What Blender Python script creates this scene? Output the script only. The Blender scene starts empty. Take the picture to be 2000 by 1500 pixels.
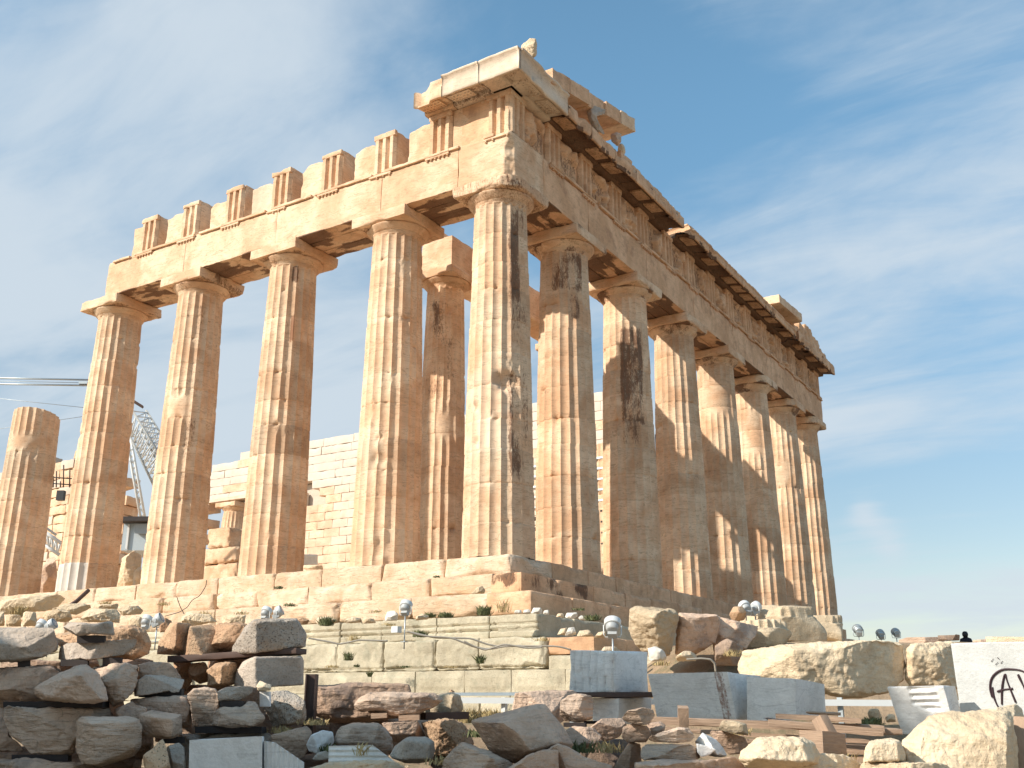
import bpy, bmesh, math, random
import numpy as np
from mathutils import Vector, Matrix

# ------------------------------------------------------------------ camera, sky, sun
SC = bpy.context.scene
COL = SC.collection
CAMP = np.array([14.0293, -21.8073, -3.4396]); YAW, PIT, ROL, FPX = 2.129605, 0.304817, 0.0040529, 1974.36
_f = np.array([math.cos(PIT)*math.cos(YAW), math.cos(PIT)*math.sin(YAW), math.sin(PIT)])
_r = np.cross(_f, [0, 0, 1]); _r /= np.linalg.norm(_r); _u = np.cross(_r, _f)
_c, _s = math.cos(ROL), math.sin(ROL)
CR, CU, CF = _c*_r + _s*_u, -_s*_r + _c*_u, _f
cam = bpy.data.cameras.new('camera'); camo = bpy.data.objects.new('camera', cam); COL.objects.link(camo)
cam.sensor_width = 36; cam.lens = 36*FPX/2000; cam.clip_start = .1; cam.clip_end = 12000
M = Matrix.Identity(4)
for i in range(3):
    M[i][0], M[i][1], M[i][2], M[i][3] = CR[i], CU[i], -CF[i], CAMP[i]
camo.matrix_world = M
SC.camera = camo

SUN_DIR = np.array([-.507, -.862, 0.0]); SUN_DIR /= np.linalg.norm(SUN_DIR)
SUN_EL = math.radians(31.5)
sd = Vector((SUN_DIR[0]*math.cos(SUN_EL), SUN_DIR[1]*math.cos(SUN_EL), math.sin(SUN_EL)))
sun = bpy.data.lights.new('sun', 'SUN'); sun.energy = 4.9; sun.angle = math.radians(.5); sun.color = (1, .92, .82)
suno = bpy.data.objects.new('sun', sun); COL.objects.link(suno)
suno.rotation_euler = sd.to_track_quat('Z', 'Y').to_euler(); suno.location = (0, -60, 60)
SC.view_settings.view_transform = 'Standard'; SC.view_settings.look = 'None'
SC.view_settings.gamma = 1; SC.view_settings.exposure = 0.3; SC.view_settings.use_curve_mapping = False


def at(u, v, d):
    """a point seen at (u, v) of the 2000x1500 photograph, d metres in front of the camera, in world space"""
    return CAMP + d*(CF + (u-1000)/FPX*CR - (v-750)/FPX*CU)


W = bpy.data.worlds.new('World'); SC.world = W; W.use_nodes = True
nt = W.node_tree; N = nt.nodes; L = nt.links
for n in list(N): N.remove(n)


def nd(tree, t, **kw):
    n = tree.nodes.new(t)
    for k, v in kw.items():
        if k[0] == '_': n.inputs[k[1:].replace('_', ' ')].default_value = v
        else: setattr(n, k, v)
    return n


def build_world():
    out = nd(nt, 'ShaderNodeOutputWorld'); bg = nd(nt, 'ShaderNodeBackground'); bg.inputs[1].default_value = .077
    sky = nd(nt, 'ShaderNodeTexSky', sky_type='NISHITA', sun_disc=False, sun_elevation=SUN_EL,
             sun_rotation=math.atan2(SUN_DIR[0], SUN_DIR[1]), air_density=1.0, dust_density=.6, ozone_density=1.6, altitude=150)
    geo = nd(nt, 'ShaderNodeTexCoord')
    sep = nd(nt, 'ShaderNodeSeparateXYZ'); L.new(geo.outputs['Generated'], sep.inputs[0])

    def math_(op, a, b=None, c=None, clamp=False):
        m = nd(nt, 'ShaderNodeMath', operation=op, use_clamp=clamp)
        for i, x in enumerate((a, b, c)):
            if x is None: continue
            if isinstance(x, (int, float)): m.inputs[i].default_value = x
            else: L.new(x, m.inputs[i])
        return m.outputs[0]
    # streaks of high cloud on a sheet overhead
    zz = math_('MAXIMUM', sep.outputs[2], 0.0); zz = math_('ADD', zz, .22)
    px = math_('DIVIDE', sep.outputs[0], zz); py = math_('DIVIDE', sep.outputs[1], zz)
    cmb = nd(nt, 'ShaderNodeCombineXYZ'); L.new(px, cmb.inputs[0]); L.new(py, cmb.inputs[1])
    mp = nd(nt, 'ShaderNodeMapping'); mp.inputs['Rotation'].default_value = (0, 0, math.radians(-38)); mp.inputs['Scale'].default_value = (.9, 1.5, 1)
    L.new(cmb.outputs[0], mp.inputs[0])
    n1 = nd(nt, 'ShaderNodeTexNoise', _Scale=1.15, _Detail=9.0, _Roughness=.56, _Distortion=.5); L.new(mp.outputs[0], n1.inputs['Vector'])
    mp2 = nd(nt, 'ShaderNodeMapping'); mp2.inputs['Rotation'].default_value = (0, 0, math.radians(-20)); mp2.inputs['Scale'].default_value = (1.2, 4.0, 1)
    L.new(cmb.outputs[0], mp2.inputs[0])
    n2 = nd(nt, 'ShaderNodeTexNoise', _Scale=1.6, _Detail=6.0, _Roughness=.6, _Distortion=.8); L.new(mp2.outputs[0], n2.inputs['Vector'])
    m = math_('MULTIPLY_ADD', n1.outputs['Fac'], 3.2, -.92)
    m = math_('ADD', m, math_('MULTIPLY_ADD', n2.outputs['Fac'], .95, -.475))
    # clear gaps between the cloud banks, and thicker banks
    for (u, v, rad, amt) in ((1130, 150, .17, -.62), (1030, 20, .17, -.5), (1330, 330, .12, -.2), (1900, 800, .26, -.85), (1700, 880, .16, -.3), (60, 130, .14, -.28), (640, 60, .12, .1),
                             (1650, 420, .3, .45), (520, 420, .28, -.05), (250, 640, .26, .12), (700, 700, .25, .25), (1850, 1150, .17, .2), (300, 200, .2, .1), (1700, 100, .25, .2), (1700, 1003, .016, .8), (1738, 1065, .012, .7), (1680, 998, .01, .5)):
        d = at(u, v, 1) - CAMP; d = d/np.linalg.norm(d)
        vm = nd(nt, 'ShaderNodeVectorMath', operation='DISTANCE'); L.new(geo.outputs['Generated'], vm.inputs[0]); vm.inputs[1].default_value = tuple(d)
        g = math_('DIVIDE', vm.outputs['Value'], rad*1.25); g = math_('MULTIPLY', g, g); g = math_('MULTIPLY', g, -1.0); g = math_('EXPONENT', g)
        m = math_('MULTIPLY_ADD', g, amt*.75, m)
    hz = math_('SUBTRACT', .32, sep.outputs[2]); hz = math_('MAXIMUM', hz, 0); m = math_('MULTIPLY_ADD', hz, .55, m)
    # cloud thinned behind the viewer, out of view, to cut the fill light
    dp = nd(nt, 'ShaderNodeVectorMath', operation='DOT_PRODUCT'); L.new(geo.outputs['Generated'], dp.inputs[0]); dp.inputs[1].default_value = (float(CF[0]), float(CF[1]), 0.0)
    cl = nd(nt, 'ShaderNodeMapRange', interpolation_type='SMOOTHSTEP'); L.new(dp.outputs['Value'], cl.inputs[0]); cl.inputs['From Min'].default_value = -.1; cl.inputs['From Max'].default_value = .5
    cl.inputs['To Min'].default_value = -.55; cl.inputs['To Max'].default_value = 0.0
    m = math_('ADD', m, cl.outputs[0])
    m = math_('MULTIPLY', m, .92, None, True)
    ramp = nd(nt, 'ShaderNodeMapRange', interpolation_type='SMOOTHSTEP'); L.new(m, ramp.inputs[0])
    ramp.inputs['To Max'].default_value = .88
    mix = nd(nt, 'ShaderNodeMix', data_type='RGBA'); L.new(ramp.outputs[0], mix.inputs['Factor'])
    tint = nd(nt, 'ShaderNodeMix', data_type='RGBA', blend_type='MULTIPLY'); tint.inputs['Factor'].default_value = 1
    L.new(sky.outputs[0], tint.inputs['A'])
    tg = nd(nt, 'ShaderNodeMix', data_type='RGBA'); tr_ = nd(nt, 'ShaderNodeMapRange', interpolation_type='SMOOTHSTEP'); L.new(sep.outputs[2], tr_.inputs[0])
    tr_.inputs['From Min'].default_value = .05; tr_.inputs['From Max'].default_value = .6; L.new(tr_.outputs[0], tg.inputs['Factor'])
    tg.inputs['A'].default_value = (1.5, 1.35, 1.2, 1); tg.inputs['B'].default_value = (1.95, 2.5, 2.3, 1); L.new(tg.outputs['Result'], tint.inputs['B'])
    L.new(tint.outputs['Result'], mix.inputs['A']); mix.inputs['B'].default_value = (7.0, 7.9, 8.7, 1)
    L.new(mix.outputs['Result'], bg.inputs[0]); L.new(bg.outputs[0], out.inputs[0])


build_world()

# ------------------------------------------------------------------ numeric helpers


def _h(i, j, k, s):
    n = (i*374761393 + j*668265263 + k*2147483647 + s*974634777) & 0xffffffff
    n = ((n ^ (n >> 13))*1274126177) & 0xffffffff
    n = ((n ^ (n >> 16))*2246822519) & 0xffffffff
    return ((n ^ (n >> 15)) & 0xffff)/32767.5 - 1


def vnoise(p, s=0):
    i = np.floor(p).astype(np.int64); f = p - i; w = f*f*f*(f*(f*6-15)+10)
    o = 0
    for a in (0, 1):
        wa = w[:, 0] if a else 1-w[:, 0]
        for b in (0, 1):
            wb = w[:, 1] if b else 1-w[:, 1]
            for c in (0, 1):
                wc = w[:, 2] if c else 1-w[:, 2]
                o = o + wa*wb*wc*_h(i[:, 0]+a, i[:, 1]+b, i[:, 2]+c, s)
    return o


def fbm(p, s=0, o=3, r=.5):
    t = 0; a = 1; n = 0
    for k in range(o):
        t = t + a*vnoise(p*(2.03**k)+k*7.3, s+k); n += a; a *= r
    return t/n


def vec_noise(p, s=0, o=2):
    return np.stack([fbm(p, s+11*k, o) for k in range(3)], 1)


def mesh_obj(name, V, F, mat, parent=None, attrs=None, smooth=True, origin=None, mats=None, mi=None):
    """V Nx3, F list of index arrays (tri/quad arrays)"""
    V = np.asarray(V, float)
    if origin is None: origin = np.zeros(3)
    me = bpy.data.meshes.new(name)
    me.vertices.add(len(V)); me.vertices.foreach_set('co', (V-origin).astype(np.float32).ravel())
    if isinstance(F, np.ndarray): F = [F]
    F = [np.asarray(a, np.int32) for a in F if len(a)]
    tot = sum(a.size for a in F); nf = sum(len(a) for a in F)
    me.loops.add(tot); me.polygons.add(nf)
    me.loops.foreach_set('vertex_index', np.concatenate([a.ravel() for a in F]))
    ls = np.concatenate([np.full(len(a), a.shape[1]) for a in F]); st = np.concatenate([[0], np.cumsum(ls)[:-1]])
    me.polygons.foreach_set('loop_start', st.astype(np.int32))
    me.polygons.foreach_set('use_smooth', np.full(nf, smooth))
    for m_ in (mats or [mat]): me.materials.append(m_)
    if mi is not None: me.polygons.foreach_set('material_index', np.asarray(mi, np.int32))
    me.update(calc_edges=True)
    if attrs:
        for k, a in attrs.items():
            at_ = me.attributes.new(k, 'FLOAT', 'POINT'); at_.data.foreach_set('value', np.asarray(a, np.float32))
    o = bpy.data.objects.new(name, me); COL.objects.link(o)
    if parent is not None: o.parent = parent; o.location = tuple(origin - np.array(parent.location)) if parent.parent is None else tuple(origin)
    else: o.location = tuple(origin)
    return o


class MB:
    """collects pieces that become one mesh"""
    def __init__(self): self.V = []; self.Q = []; self.T = []; self.n = 0; self.A = {}

    def add(self, V, Q=None, T=None, **attrs):
        V = np.asarray(V, float); self.V.append(V)
        if Q is not None and len(Q): self.Q.append(np.asarray(Q)+self.n)
        if T is not None and len(T): self.T.append(np.asarray(T)+self.n)
        for k in ('tone', 'stain', 'pale', 'rust'):
            a = attrs.get(k, 0.0)
            self.A.setdefault(k, []).append(np.full(len(V), a, float) if np.isscalar(a) else a)
        self.n += len(V); return self

    def build(self, name, mat, parent=None, smooth=True, origin=None):
        F = []
        if self.Q: F.append(np.concatenate(self.Q))
        if self.T: F.append(np.concatenate(self.T))
        return mesh_obj(name, np.concatenate(self.V), F, mat, parent, {k: np.concatenate(v) for k, v in self.A.items()}, smooth, origin)


def boxgrid(lo, hi, res):
    lo = np.array(lo, float); hi = np.array(hi, float); Vs = []; Qs = []; n = 0; ax = []
    nn = np.maximum(1, np.ceil((hi-lo)/res).astype(int)); nn = np.minimum(nn, 140)
    for a in range(3):
        b, c = (a+1) % 3, (a+2) % 3
        for side in (0, 1):
            gb, gc = np.linspace(lo[b], hi[b], nn[b]+1), np.linspace(lo[c], hi[c], nn[c]+1)
            B, C = np.meshgrid(gb, gc, indexing='ij'); P = np.zeros(B.shape+(3,))
            P[..., a] = hi[a] if side else lo[a]; P[..., b] = B; P[..., c] = C
            idx = np.arange(B.size).reshape(B.shape)+n
            q = np.stack([idx[:-1, :-1], idx[1:, :-1], idx[1:, 1:], idx[:-1, 1:]], -1).reshape(-1, 4)
            if not side: q = q[:, ::-1]
            Vs.append(P.reshape(-1, 3)); Qs.append(q); ax += [a]*B.size; n += B.size
    return np.concatenate(Vs), np.concatenate(Qs), np.array(ax)


def wear_box(lo, hi, res=.08, wear=.03, amp=.006, seed=0, wf=3.0, bias=.15):
    """a stone block: noise on the faces and edges broken away unevenly"""
    lo = np.array(lo, float); hi = np.array(hi, float)
    V, Q, ax = boxgrid(lo, hi, res)
    d = np.minimum(V-lo, hi-V); s = np.where(V-lo < hi-V, 1.0, -1.0)
    c = wear*(bias + 1.6*np.clip(fbm(V*wf, seed, 3)+.15, 0, 1) + 2.2*np.clip(fbm(V*wf*.4+5, seed+3, 2)-.25, 0, 1))
    o = np.sort(d, 1); sec = o[:, 1]
    k = np.clip(c-sec, 0, None)
    k2 = np.clip(c-o[:, 2], 0, None)
    for a in range(3):
        rank0 = d[:, a] <= sec+1e-9
        mv = np.where(rank0, k*.55, k2*.55)
        V[:, a] += s[:, a]*mv
    V = V + amp*vec_noise(V*2.3, seed+20) + amp*.4*vec_noise(V*9, seed+40, 1)
    return V, Q


def tf(V, R=None, t=None):
    V = np.asarray(V, float)
    if R is not None: V = V @ np.asarray(R).T
    if t is not None: V = V + np.array(t)
    return V


def rotz(a): c, s = math.cos(a), math.sin(a); return np.array([[c, -s, 0], [s, c, 0], [0, 0, 1.]])
def rotx(a): c, s = math.cos(a), math.sin(a); return np.array([[1, 0, 0], [0, c, -s], [0, s, c]])
def roty(a): c, s = math.cos(a), math.sin(a); return np.array([[c, 0, s], [0, 1, 0], [-s, 0, c]])


def tube(pts, r, n=8, closed=False):
    pts = np.asarray(pts, float); m = len(pts); T = np.gradient(pts, axis=0); T /= np.linalg.norm(T, axis=1)[:, None]+1e-9
    up = np.array([0, 0, 1.]) if abs(T[0, 2]) < .9 else np.array([1., 0, 0])
    A = np.cross(T, up); A /= np.linalg.norm(A, axis=1)[:, None]+1e-9; B = np.cross(T, A)
    th = np.linspace(0, 2*math.pi, n, endpoint=False)
    rr = np.full(m, r) if np.isscalar(r) else np.asarray(r)
    V = pts[:, None] + rr[:, None, None]*(np.cos(th)[None, :, None]*A[:, None]+np.sin(th)[None, :, None]*B[:, None])
    idx = np.arange(m*n).reshape(m, n)
    Q = np.stack([idx[:-1], np.roll(idx[:-1], -1, 1), np.roll(idx[1:], -1, 1), idx[1:]], -1).reshape(-1, 4)
    V = V.reshape(-1, 3); V = np.concatenate([V, pts[:1], pts[-1:]])
    T0 = np.stack([np.roll(idx[0], -1), idx[0], np.full(n, m*n)], -1); T1 = np.stack([idx[-1], np.roll(idx[-1], -1), np.full(n, m*n+1)], -1)
    return V, Q, np.concatenate([T0, T1])


def bar(a, b, w, h=None):
    """square-section bar from a to b"""
    h = h or w; a = np.array(a, float); b = np.array(b, float); t = b-a; Ln = np.linalg.norm(t); t /= Ln
    up = np.array([0, 0, 1.]) if abs(t[2]) < .95 else np.array([1., 0, 0])
    x = np.cross(t, up); x /= np.linalg.norm(x); y = np.cross(x, t)
    V, Q, _ = boxgrid((0, -w/2, -h/2), (Ln, w/2, h/2), 99)
    return a + V[:, :1]*t + V[:, 1:2]*(-x) + V[:, 2:3]*y, Q


def lathe(prof, n=48, caps=True):
    prof = np.array(prof, float); th = np.linspace(0, 2*math.pi, n, endpoint=False)
    V = np.stack([prof[:, 0][:, None]*np.cos(th), prof[:, 0][:, None]*np.sin(th), np.repeat(prof[:, 1][:, None], n, 1)], -1)
    idx = np.arange(len(prof)*n).reshape(len(prof), n)
    Q = np.stack([idx[:-1], np.roll(idx[:-1], -1, 1), np.roll(idx[1:], -1, 1), idx[1:]], -1).reshape(-1, 4)
    V = V.reshape(-1, 3); T = np.zeros((0, 3), int)
    if caps:
        k = len(V); V = np.concatenate([V, [[0, 0, prof[0, 1]], [0, 0, prof[-1, 1]]]])
        T = np.concatenate([np.stack([np.roll(idx[0], -1), idx[0], np.full(n, k)], -1), np.stack([idx[-1], np.roll(idx[-1], -1), np.full(n, k+1)], -1)])
    return V, Q, T


def tag(o, label, cat=None, group=None, kind=None):
    if label and cat and not kind: kind = 'thing'
    if label: o['label'] = label
    if cat: o['category'] = cat
    if group: o['group'] = group
    if kind: o['kind'] = kind
    return o


def empty(name, loc):
    o = bpy.data.objects.new(name, None); COL.objects.link(o); o.location = tuple(loc); o.empty_display_size = .3
    return o


# ------------------------------------------------------------------ materials
def stone_mat(name, c1, c2, stain=(.085, .048, .032), stain2=(.26, .11, .055), pale=(.80, .77, .70), bump=.35, vein=.35, pits=0.0, speck=.0, rough=.85, scale=1.0, lines=0.0, patch=None):
    m = bpy.data.materials.new(name); m.use_nodes = True; t = m.node_tree; t.nodes.clear(); K = t.links
    out = nd(t, 'ShaderNodeOutputMaterial'); b = nd(t, 'ShaderNodeBsdfPrincipled'); b.inputs['Roughness'].default_value = rough
    b.inputs['Specular IOR Level'].default_value = .25
    K.new(b.outputs[0], out.inputs[0])
    tc = nd(t, 'ShaderNodeTexCoord'); oi = nd(t, 'ShaderNodeObjectInfo')
    off = nd(t, 'ShaderNodeVectorMath', operation='MULTIPLY_ADD'); off.inputs[1].default_value = (1, 1, 1)
    sc = nd(t, 'ShaderNodeVectorMath', operation='SCALE'); K.new(oi.outputs['Random'], sc.inputs['Scale']); sc.inputs[0].default_value = (37, 61, 83)
    K.new(tc.outputs['Object'], off.inputs[0]); K.new(sc.outputs[0], off.inputs[2]); P = off.outputs[0]

    def noise(scale_, det=5, rgh=.6, vec=P, dist=0.0, sc3=None):
        v = vec
        if sc3:
            mp = nd(t, 'ShaderNodeMapping'); mp.inputs['Scale'].default_value = sc3; K.new(vec, mp.inputs[0]); v = mp.outputs[0]
        n = nd(t, 'ShaderNodeTexNoise', _Scale=scale_*scale, _Detail=float(det), _Roughness=rgh, _Distortion=dist); K.new(v, n.inputs['Vector']); return n.outputs['Fac']

    def mth(op, a, b_=None, c=None, clamp=False):
        q = nd(t, 'ShaderNodeMath', operation=op, use_clamp=clamp)
        for i, x in enumerate((a, b_, c)):
            if x is None: continue
            if isinstance(x, (int, float)): q.inputs[i].default_value = x
            else: K.new(x, q.inputs[i])
        return q.outputs[0]

    def rng(x, a, b_, lo=0.0, hi=1.0):
        q = nd(t, 'ShaderNodeMapRange', interpolation_type='SMOOTHSTEP'); K.new(x, q.inputs[0])
        for i, vv in zip(('From Min', 'From Max', 'To Min', 'To Max'), (a, b_, lo, hi)): q.inputs[i].default_value = vv
        return q.outputs[0]

    def mix(fac, A, B, mode='MIX'):
        q = nd(t, 'ShaderNodeMix', data_type='RGBA', blend_type=mode)
        for k, x in (('Factor', fac), ('A', A), ('B', B)):
            if isinstance(x, (int, float)): q.inputs[k].default_value = x
            elif isinstance(x, tuple): q.inputs[k].default_value = x+(1,) if len(x) == 3 else x
            else: K.new(x, q.inputs[k])
        return q.outputs['Result']
    big = noise(.9, 4, .55, dist=.6)
    col = mix(rng(big, .34, .66), c1, c2)
    mid = noise(4.5, 6, .65)
    col = mix(1.0, col, mth('MULTIPLY_ADD', mid, .5, .75), 'MULTIPLY')
    # thin veins running with the bedding
    vn = noise(2.2, 5, .55, sc3=(.5, .5, 3.2), dist=1.2)
    vv = mth('ABSOLUTE', mth('SUBTRACT', vn, .5)); vv = rng(vv, 0.0, .022, 1.0, 0.0)
    col = mix(mth('MULTIPLY', vv, vein), col, tuple(x*.55 for x in c2))
    fine = noise(38, 3, .7)
    col = mix(1.0, col, mth('MULTIPLY_ADD', fine, .3, .85), 'MULTIPLY')
    if patch:  # lichen / weather patches
        pn = noise(2.0, 7, .68); col = mix(mth('MULTIPLY', rng(pn, .52, .62), patch[1]), col, patch[0])
    if speck:
        sp = noise(60, 2, .5); col = mix(mth('MULTIPLY', rng(sp, .6, .68), speck), col, (.05, .04, .035))
    a_t = nd(t, 'ShaderNodeAttribute', attribute_name='tone'); a_s = nd(t, 'ShaderNodeAttribute', attribute_name='stain'); a_p = nd(t, 'ShaderNodeAttribute', attribute_name='pale'); a_r = nd(t, 'ShaderNodeAttribute', attribute_name='rust')
    col = mix(1.0, col, mth('ADD', a_t.outputs['Fac'], 1.0), 'MULTIPLY')
    pcol = mix(rng(mid, .3, .7), pale, tuple(x*.86 for x in pale))
    col = mix(a_p.outputs['Fac'], col, pcol)
    s1 = noise(5, 6, .75, sc3=(2.0, 2.0, .4)); s2 = noise(16, 4, .75, sc3=(1.6, 1.6, .6))
    sv = mth('ADD', mth('MULTIPLY_ADD', s1, .45, a_s.outputs['Fac']), mth('MULTIPLY', s2, .55))
    sm = rng(sv, .80, .95)
    r1 = mth('ADD', mth('MULTIPLY_ADD', s2, .6, a_r.outputs['Fac']), mth('MULTIPLY', s1, .4)); rm = rng(r1, .80, .96)
    col = mix(mth('MULTIPLY', rm, .8), col, stain2)
    scol = mix(rng(s2, .42, .6), stain, tuple(.5*(a+b) for a, b in zip(stain, stain2)))
    col = mix(mth('MULTIPLY', sm, .85), col, scol)
    K.new(col, b.inputs['Base Color'])
    h = mth('MULTIPLY_ADD', noise(13, 6, .7), .6, mth('MULTIPLY', fine, .35))
    h = mth('MULTIPLY_ADD', mid, .8, h)
    if lines:
        ln = noise(9, 4, .6, sc3=(.35, .35, 2.6), dist=.4); h = mth('MULTIPLY_ADD', ln, lines, h)
    if pits:
        vo = nd(t, 'ShaderNodeTexVoronoi', _Scale=44.0*scale); K.new(P, vo.inputs['Vector'])
        pt = rng(vo.outputs['Distance'], .05, .3); h = mth('MULTIPLY_ADD', pt, pits, h)
        pc = mix(1.0, col, mth('MULTIPLY_ADD', pt, .45, .55), 'MULTIPLY'); K.new(pc, b.inputs['Base Color'])
    bp = nd(t, 'ShaderNodeBump', _Strength=bump, _Distance=.05); K.new(h, bp.inputs['Height']); K.new(bp.outputs[0], b.inputs['Normal'])
    return m


def plain(name, c, rough=.6, metal=0.0, noise=.25, scale=12, sc3=(1, 1, 1), bump=.1):
    m = bpy.data.materials.new(name); m.use_nodes = True; t = m.node_tree; K = t.links; b = t.nodes['Principled BSDF']
    b.inputs['Roughness'].default_value = rough; b.inputs['Metallic'].default_value = metal
    tc = nd(t, 'ShaderNodeTexCoord'); mp = nd(t, 'ShaderNodeMapping'); mp.inputs['Scale'].default_value = sc3; K.new(tc.outputs['Object'], mp.inputs[0])
    n = nd(t, 'ShaderNodeTexNoise', _Scale=float(scale), _Detail=5.0, _Roughness=.65); K.new(mp.outputs[0], n.inputs['Vector'])
    q = nd(t, 'ShaderNodeMix', data_type='RGBA'); K.new(n.outputs['Fac'], q.inputs['Factor'])
    q.inputs['A'].default_value = tuple(x*(1-noise) for x in c)+(1,); q.inputs['B'].default_value = tuple(min(1, x*(1+noise)) for x in c)+(1,)
    K.new(q.outputs['Result'], b.inputs['Base Color'])
    bp = nd(t, 'ShaderNodeBump', _Strength=bump, _Distance=.03); K.new(n.outputs['Fac'], bp.inputs['Height']); K.new(bp.outputs[0], b.inputs['Normal'])
    return m


MT = dict(
    marble=stone_mat('weathered_marble', (.77, .57, .385), (.63, .395, .235), stain=(.085, .048, .031), bump=.26, vein=.6, pale=(.64, .60, .53), patch=((.60, .33, .18), .2)),
    steps=stone_mat('step_marble', (.74, .57, .41), (.60, .42, .27), bump=.6, vein=.7, lines=.7, patch=((.54, .33, .18), .4)),
    east=stone_mat('east_marble', (.76, .49, .30), (.60, .36, .205), stain=(.04, .026, .018), bump=.45, vein=.4, patch=((.30, .16, .10), .35)),  # shaded-side copy of the marble, coloured warmer to offset bluish sky shade
    soffit=stone_mat('soffit_marble', (.60, .43, .30), (.45, .30, .20), bump=.4, stain=(.035, .025, .02)),
    cream=stone_mat('restored_marble', (.74, .61, .47), (.64, .50, .37), bump=.2, vein=.5),
    slab=stone_mat('white_slab_marble', (.64, .64, .61), (.57, .57, .54), bump=.25, vein=.12),
    newm=stone_mat('new_marble', (.78, .73, .64), (.72, .66, .57), bump=.08, vein=.12),
    white=stone_mat('white_marble', (.88, .86, .82), (.80, .78, .74), bump=.3, vein=.35, lines=.35, patch=((.66, .63, .58), .4)),
    poros=stone_mat('poros_foundation', (.57, .50, .36), (.44, .38, .27), bump=.6, vein=.1, pits=.5, patch=((.33, .31, .22), .45)),
    rock=stone_mat('rough_marble_rock', (.72, .52, .38), (.53, .36, .25), bump=.7, vein=.35, lines=.7, patch=((.24, .19, .17), .5)),
    band=stone_mat('banded_marble_rock', (.68, .51, .38), (.50, .355, .25), bump=.75, vein=.5, lines=1.6, patch=((.25, .20, .17), .4)),
    orange=stone_mat('orange_stone', (.62, .41, .25), (.50, .30, .18), bump=.8, vein=.2, pits=.35, patch=((.62, .46, .30), .5)),
    pit=stone_mat('pitted_limestone', (.50, .43, .35), (.38, .32, .26), bump=.8, vein=.1, pits=.7, speck=.6, patch=((.50, .31, .17), .35)),
    grey=stone_mat('grey_stone', (.57, .48, .39), (.45, .365, .285), bump=.7, vein=.2, speck=.3),
    lit=stone_mat('pale_boulder_stone', (.80, .64, .44), (.68, .52, .34), bump=.75, vein=.25, lines=.4),
    wood=plain('weathered_timber', (.40, .27, .18), .85, noise=.45, scale=6, sc3=(1, 1, 14), bump=.5),
    darkwood=plain('dark_timber', (.045, .038, .036), .9, noise=.4, scale=6, bump=.3),
    paint=plain('white_paint', (.62, .63, .61), .45, noise=.06, scale=9, bump=.05),
    lampgrey=plain('lamp_housing_grey', (.40, .41, .40), .5, noise=.1, scale=9, bump=.05),
    steel=plain('galvanised_steel', (.42, .46, .47), .45, .5, noise=.15, scale=20),
    brown=plain('rusty_steel', (.10, .06, .045), .7, .2, noise=.4, scale=8),
    lensg=plain('lamp_glass', (.30, .33, .34), .15, noise=.1),
    dark=plain('dark_paint', (.02, .02, .02), .6),
    cable=plain('grey_cable', (.35, .31, .25), .7, noise=.2),
    graf=plain('black_spray_paint', (.05, .025, .03), .6),
    leaf=plain('weed_leaf', (.11, .12, .045), .8, noise=.5),
    straw=plain('dry_grass', (.42, .31, .14), .9, noise=.35),
    skin=plain('skin', (.45, .27, .19), .6, noise=.05), cloth=plain('black_coat', (.02, .02, .03), .9),
)

# ------------------------------------------------------------------ ground
SDX = SUN_DIR[:2]
HF = np.array([CF[0], CF[1]])/math.hypot(CF[0], CF[1]); HR = np.array([HF[1], -HF[0]])


def smooth(x, a, b): t = np.clip((x-a)/(b-a), 0, 1); return t*t*(3-2*t)


def ground_z(x, y):
    x = np.asarray(x, float); y = np.asarray(y, float)
    dd = (x-CAMP[0])*HF[0]+(y-CAMP[1])*HF[1]; ll = (x-CAMP[0])*HR[0]+(y-CAMP[1])*HR[1]
    near = -5.04+.78*smooth(dd, 5.0, 7.2)
    rise_r = 1.92*smooth(dd, 13.6, 19.5)
    rise_l = .62*smooth(dd, 13.0, 17.5)
    k = smooth(ll, 1.0, 3.5)
    return near + rise_l*(1-k) + rise_r*k


def build_ground():
    g = np.concatenate([-np.geomspace(4000, 34, 22), np.linspace(-32, 32, 150), np.geomspace(34, 4000, 22)])
    X, Y = np.meshgrid(g+4, g-6, indexing='ij')
    P = np.stack([X, Y, np.zeros_like(X)], -1).reshape(-1, 3)
    r = np.hypot(P[:, 0], P[:, 1])
    P[:, 2] = ground_z(P[:, 0], P[:, 1]) + .06*fbm(P*1.3, 5, 4)*(r < 60)
    P[:, 2] = np.where(r > 90, P[:, 2]-(np.clip(r-90, 0, 400))*.14, P[:, 2])
    n = len(g); idx = np.arange(n*n).reshape(n, n)
    Q = np.stack([idx[:-1, :-1], idx[1:, :-1], idx[1:, 1:], idx[:-1, 1:]], -1).reshape(-1, 4)
    gm = stone_mat('ground_earth', (.42, .30, .19), (.29, .20, .12), bump=.9, vein=0, speck=.4, patch=((.15, .15, .08), .55))
    tag(mesh_obj('ground', P, Q, gm), None, kind='structure')
    # hills on the horizon
    th = np.linspace(0, 2*math.pi, 241); rr = np.array([2700, 3000, 3300, 3700]); hh = np.array([-80, 0, 1, -60])
    V = []
    for i, R in enumerate(rr):
        for t in th:
            base = 150+60*math.sin(3*t+1)+35*math.sin(7*t)+20*math.sin(17*t+2)+10*math.sin(41*t)
            z = -90 if i in (0, 3) else (base*.55 if i == 1 else base)
            V.append((R*math.cos(t), R*math.sin(t), z))
    idx = np.arange(4*241).reshape(4, 241)
    Q = np.stack([idx[:-1, :-1], idx[:-1, 1:], idx[1:, 1:], idx[1:, :-1]], -1).reshape(-1, 4)[:, ::-1]
    tag(mesh_obj('hills', V, Q, plain('far_hills', (.36, .42, .47), 1, noise=.15, scale=.01)), None, kind='structure')  # bluish grey puts the haze of distance into the colour


build_ground()

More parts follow.
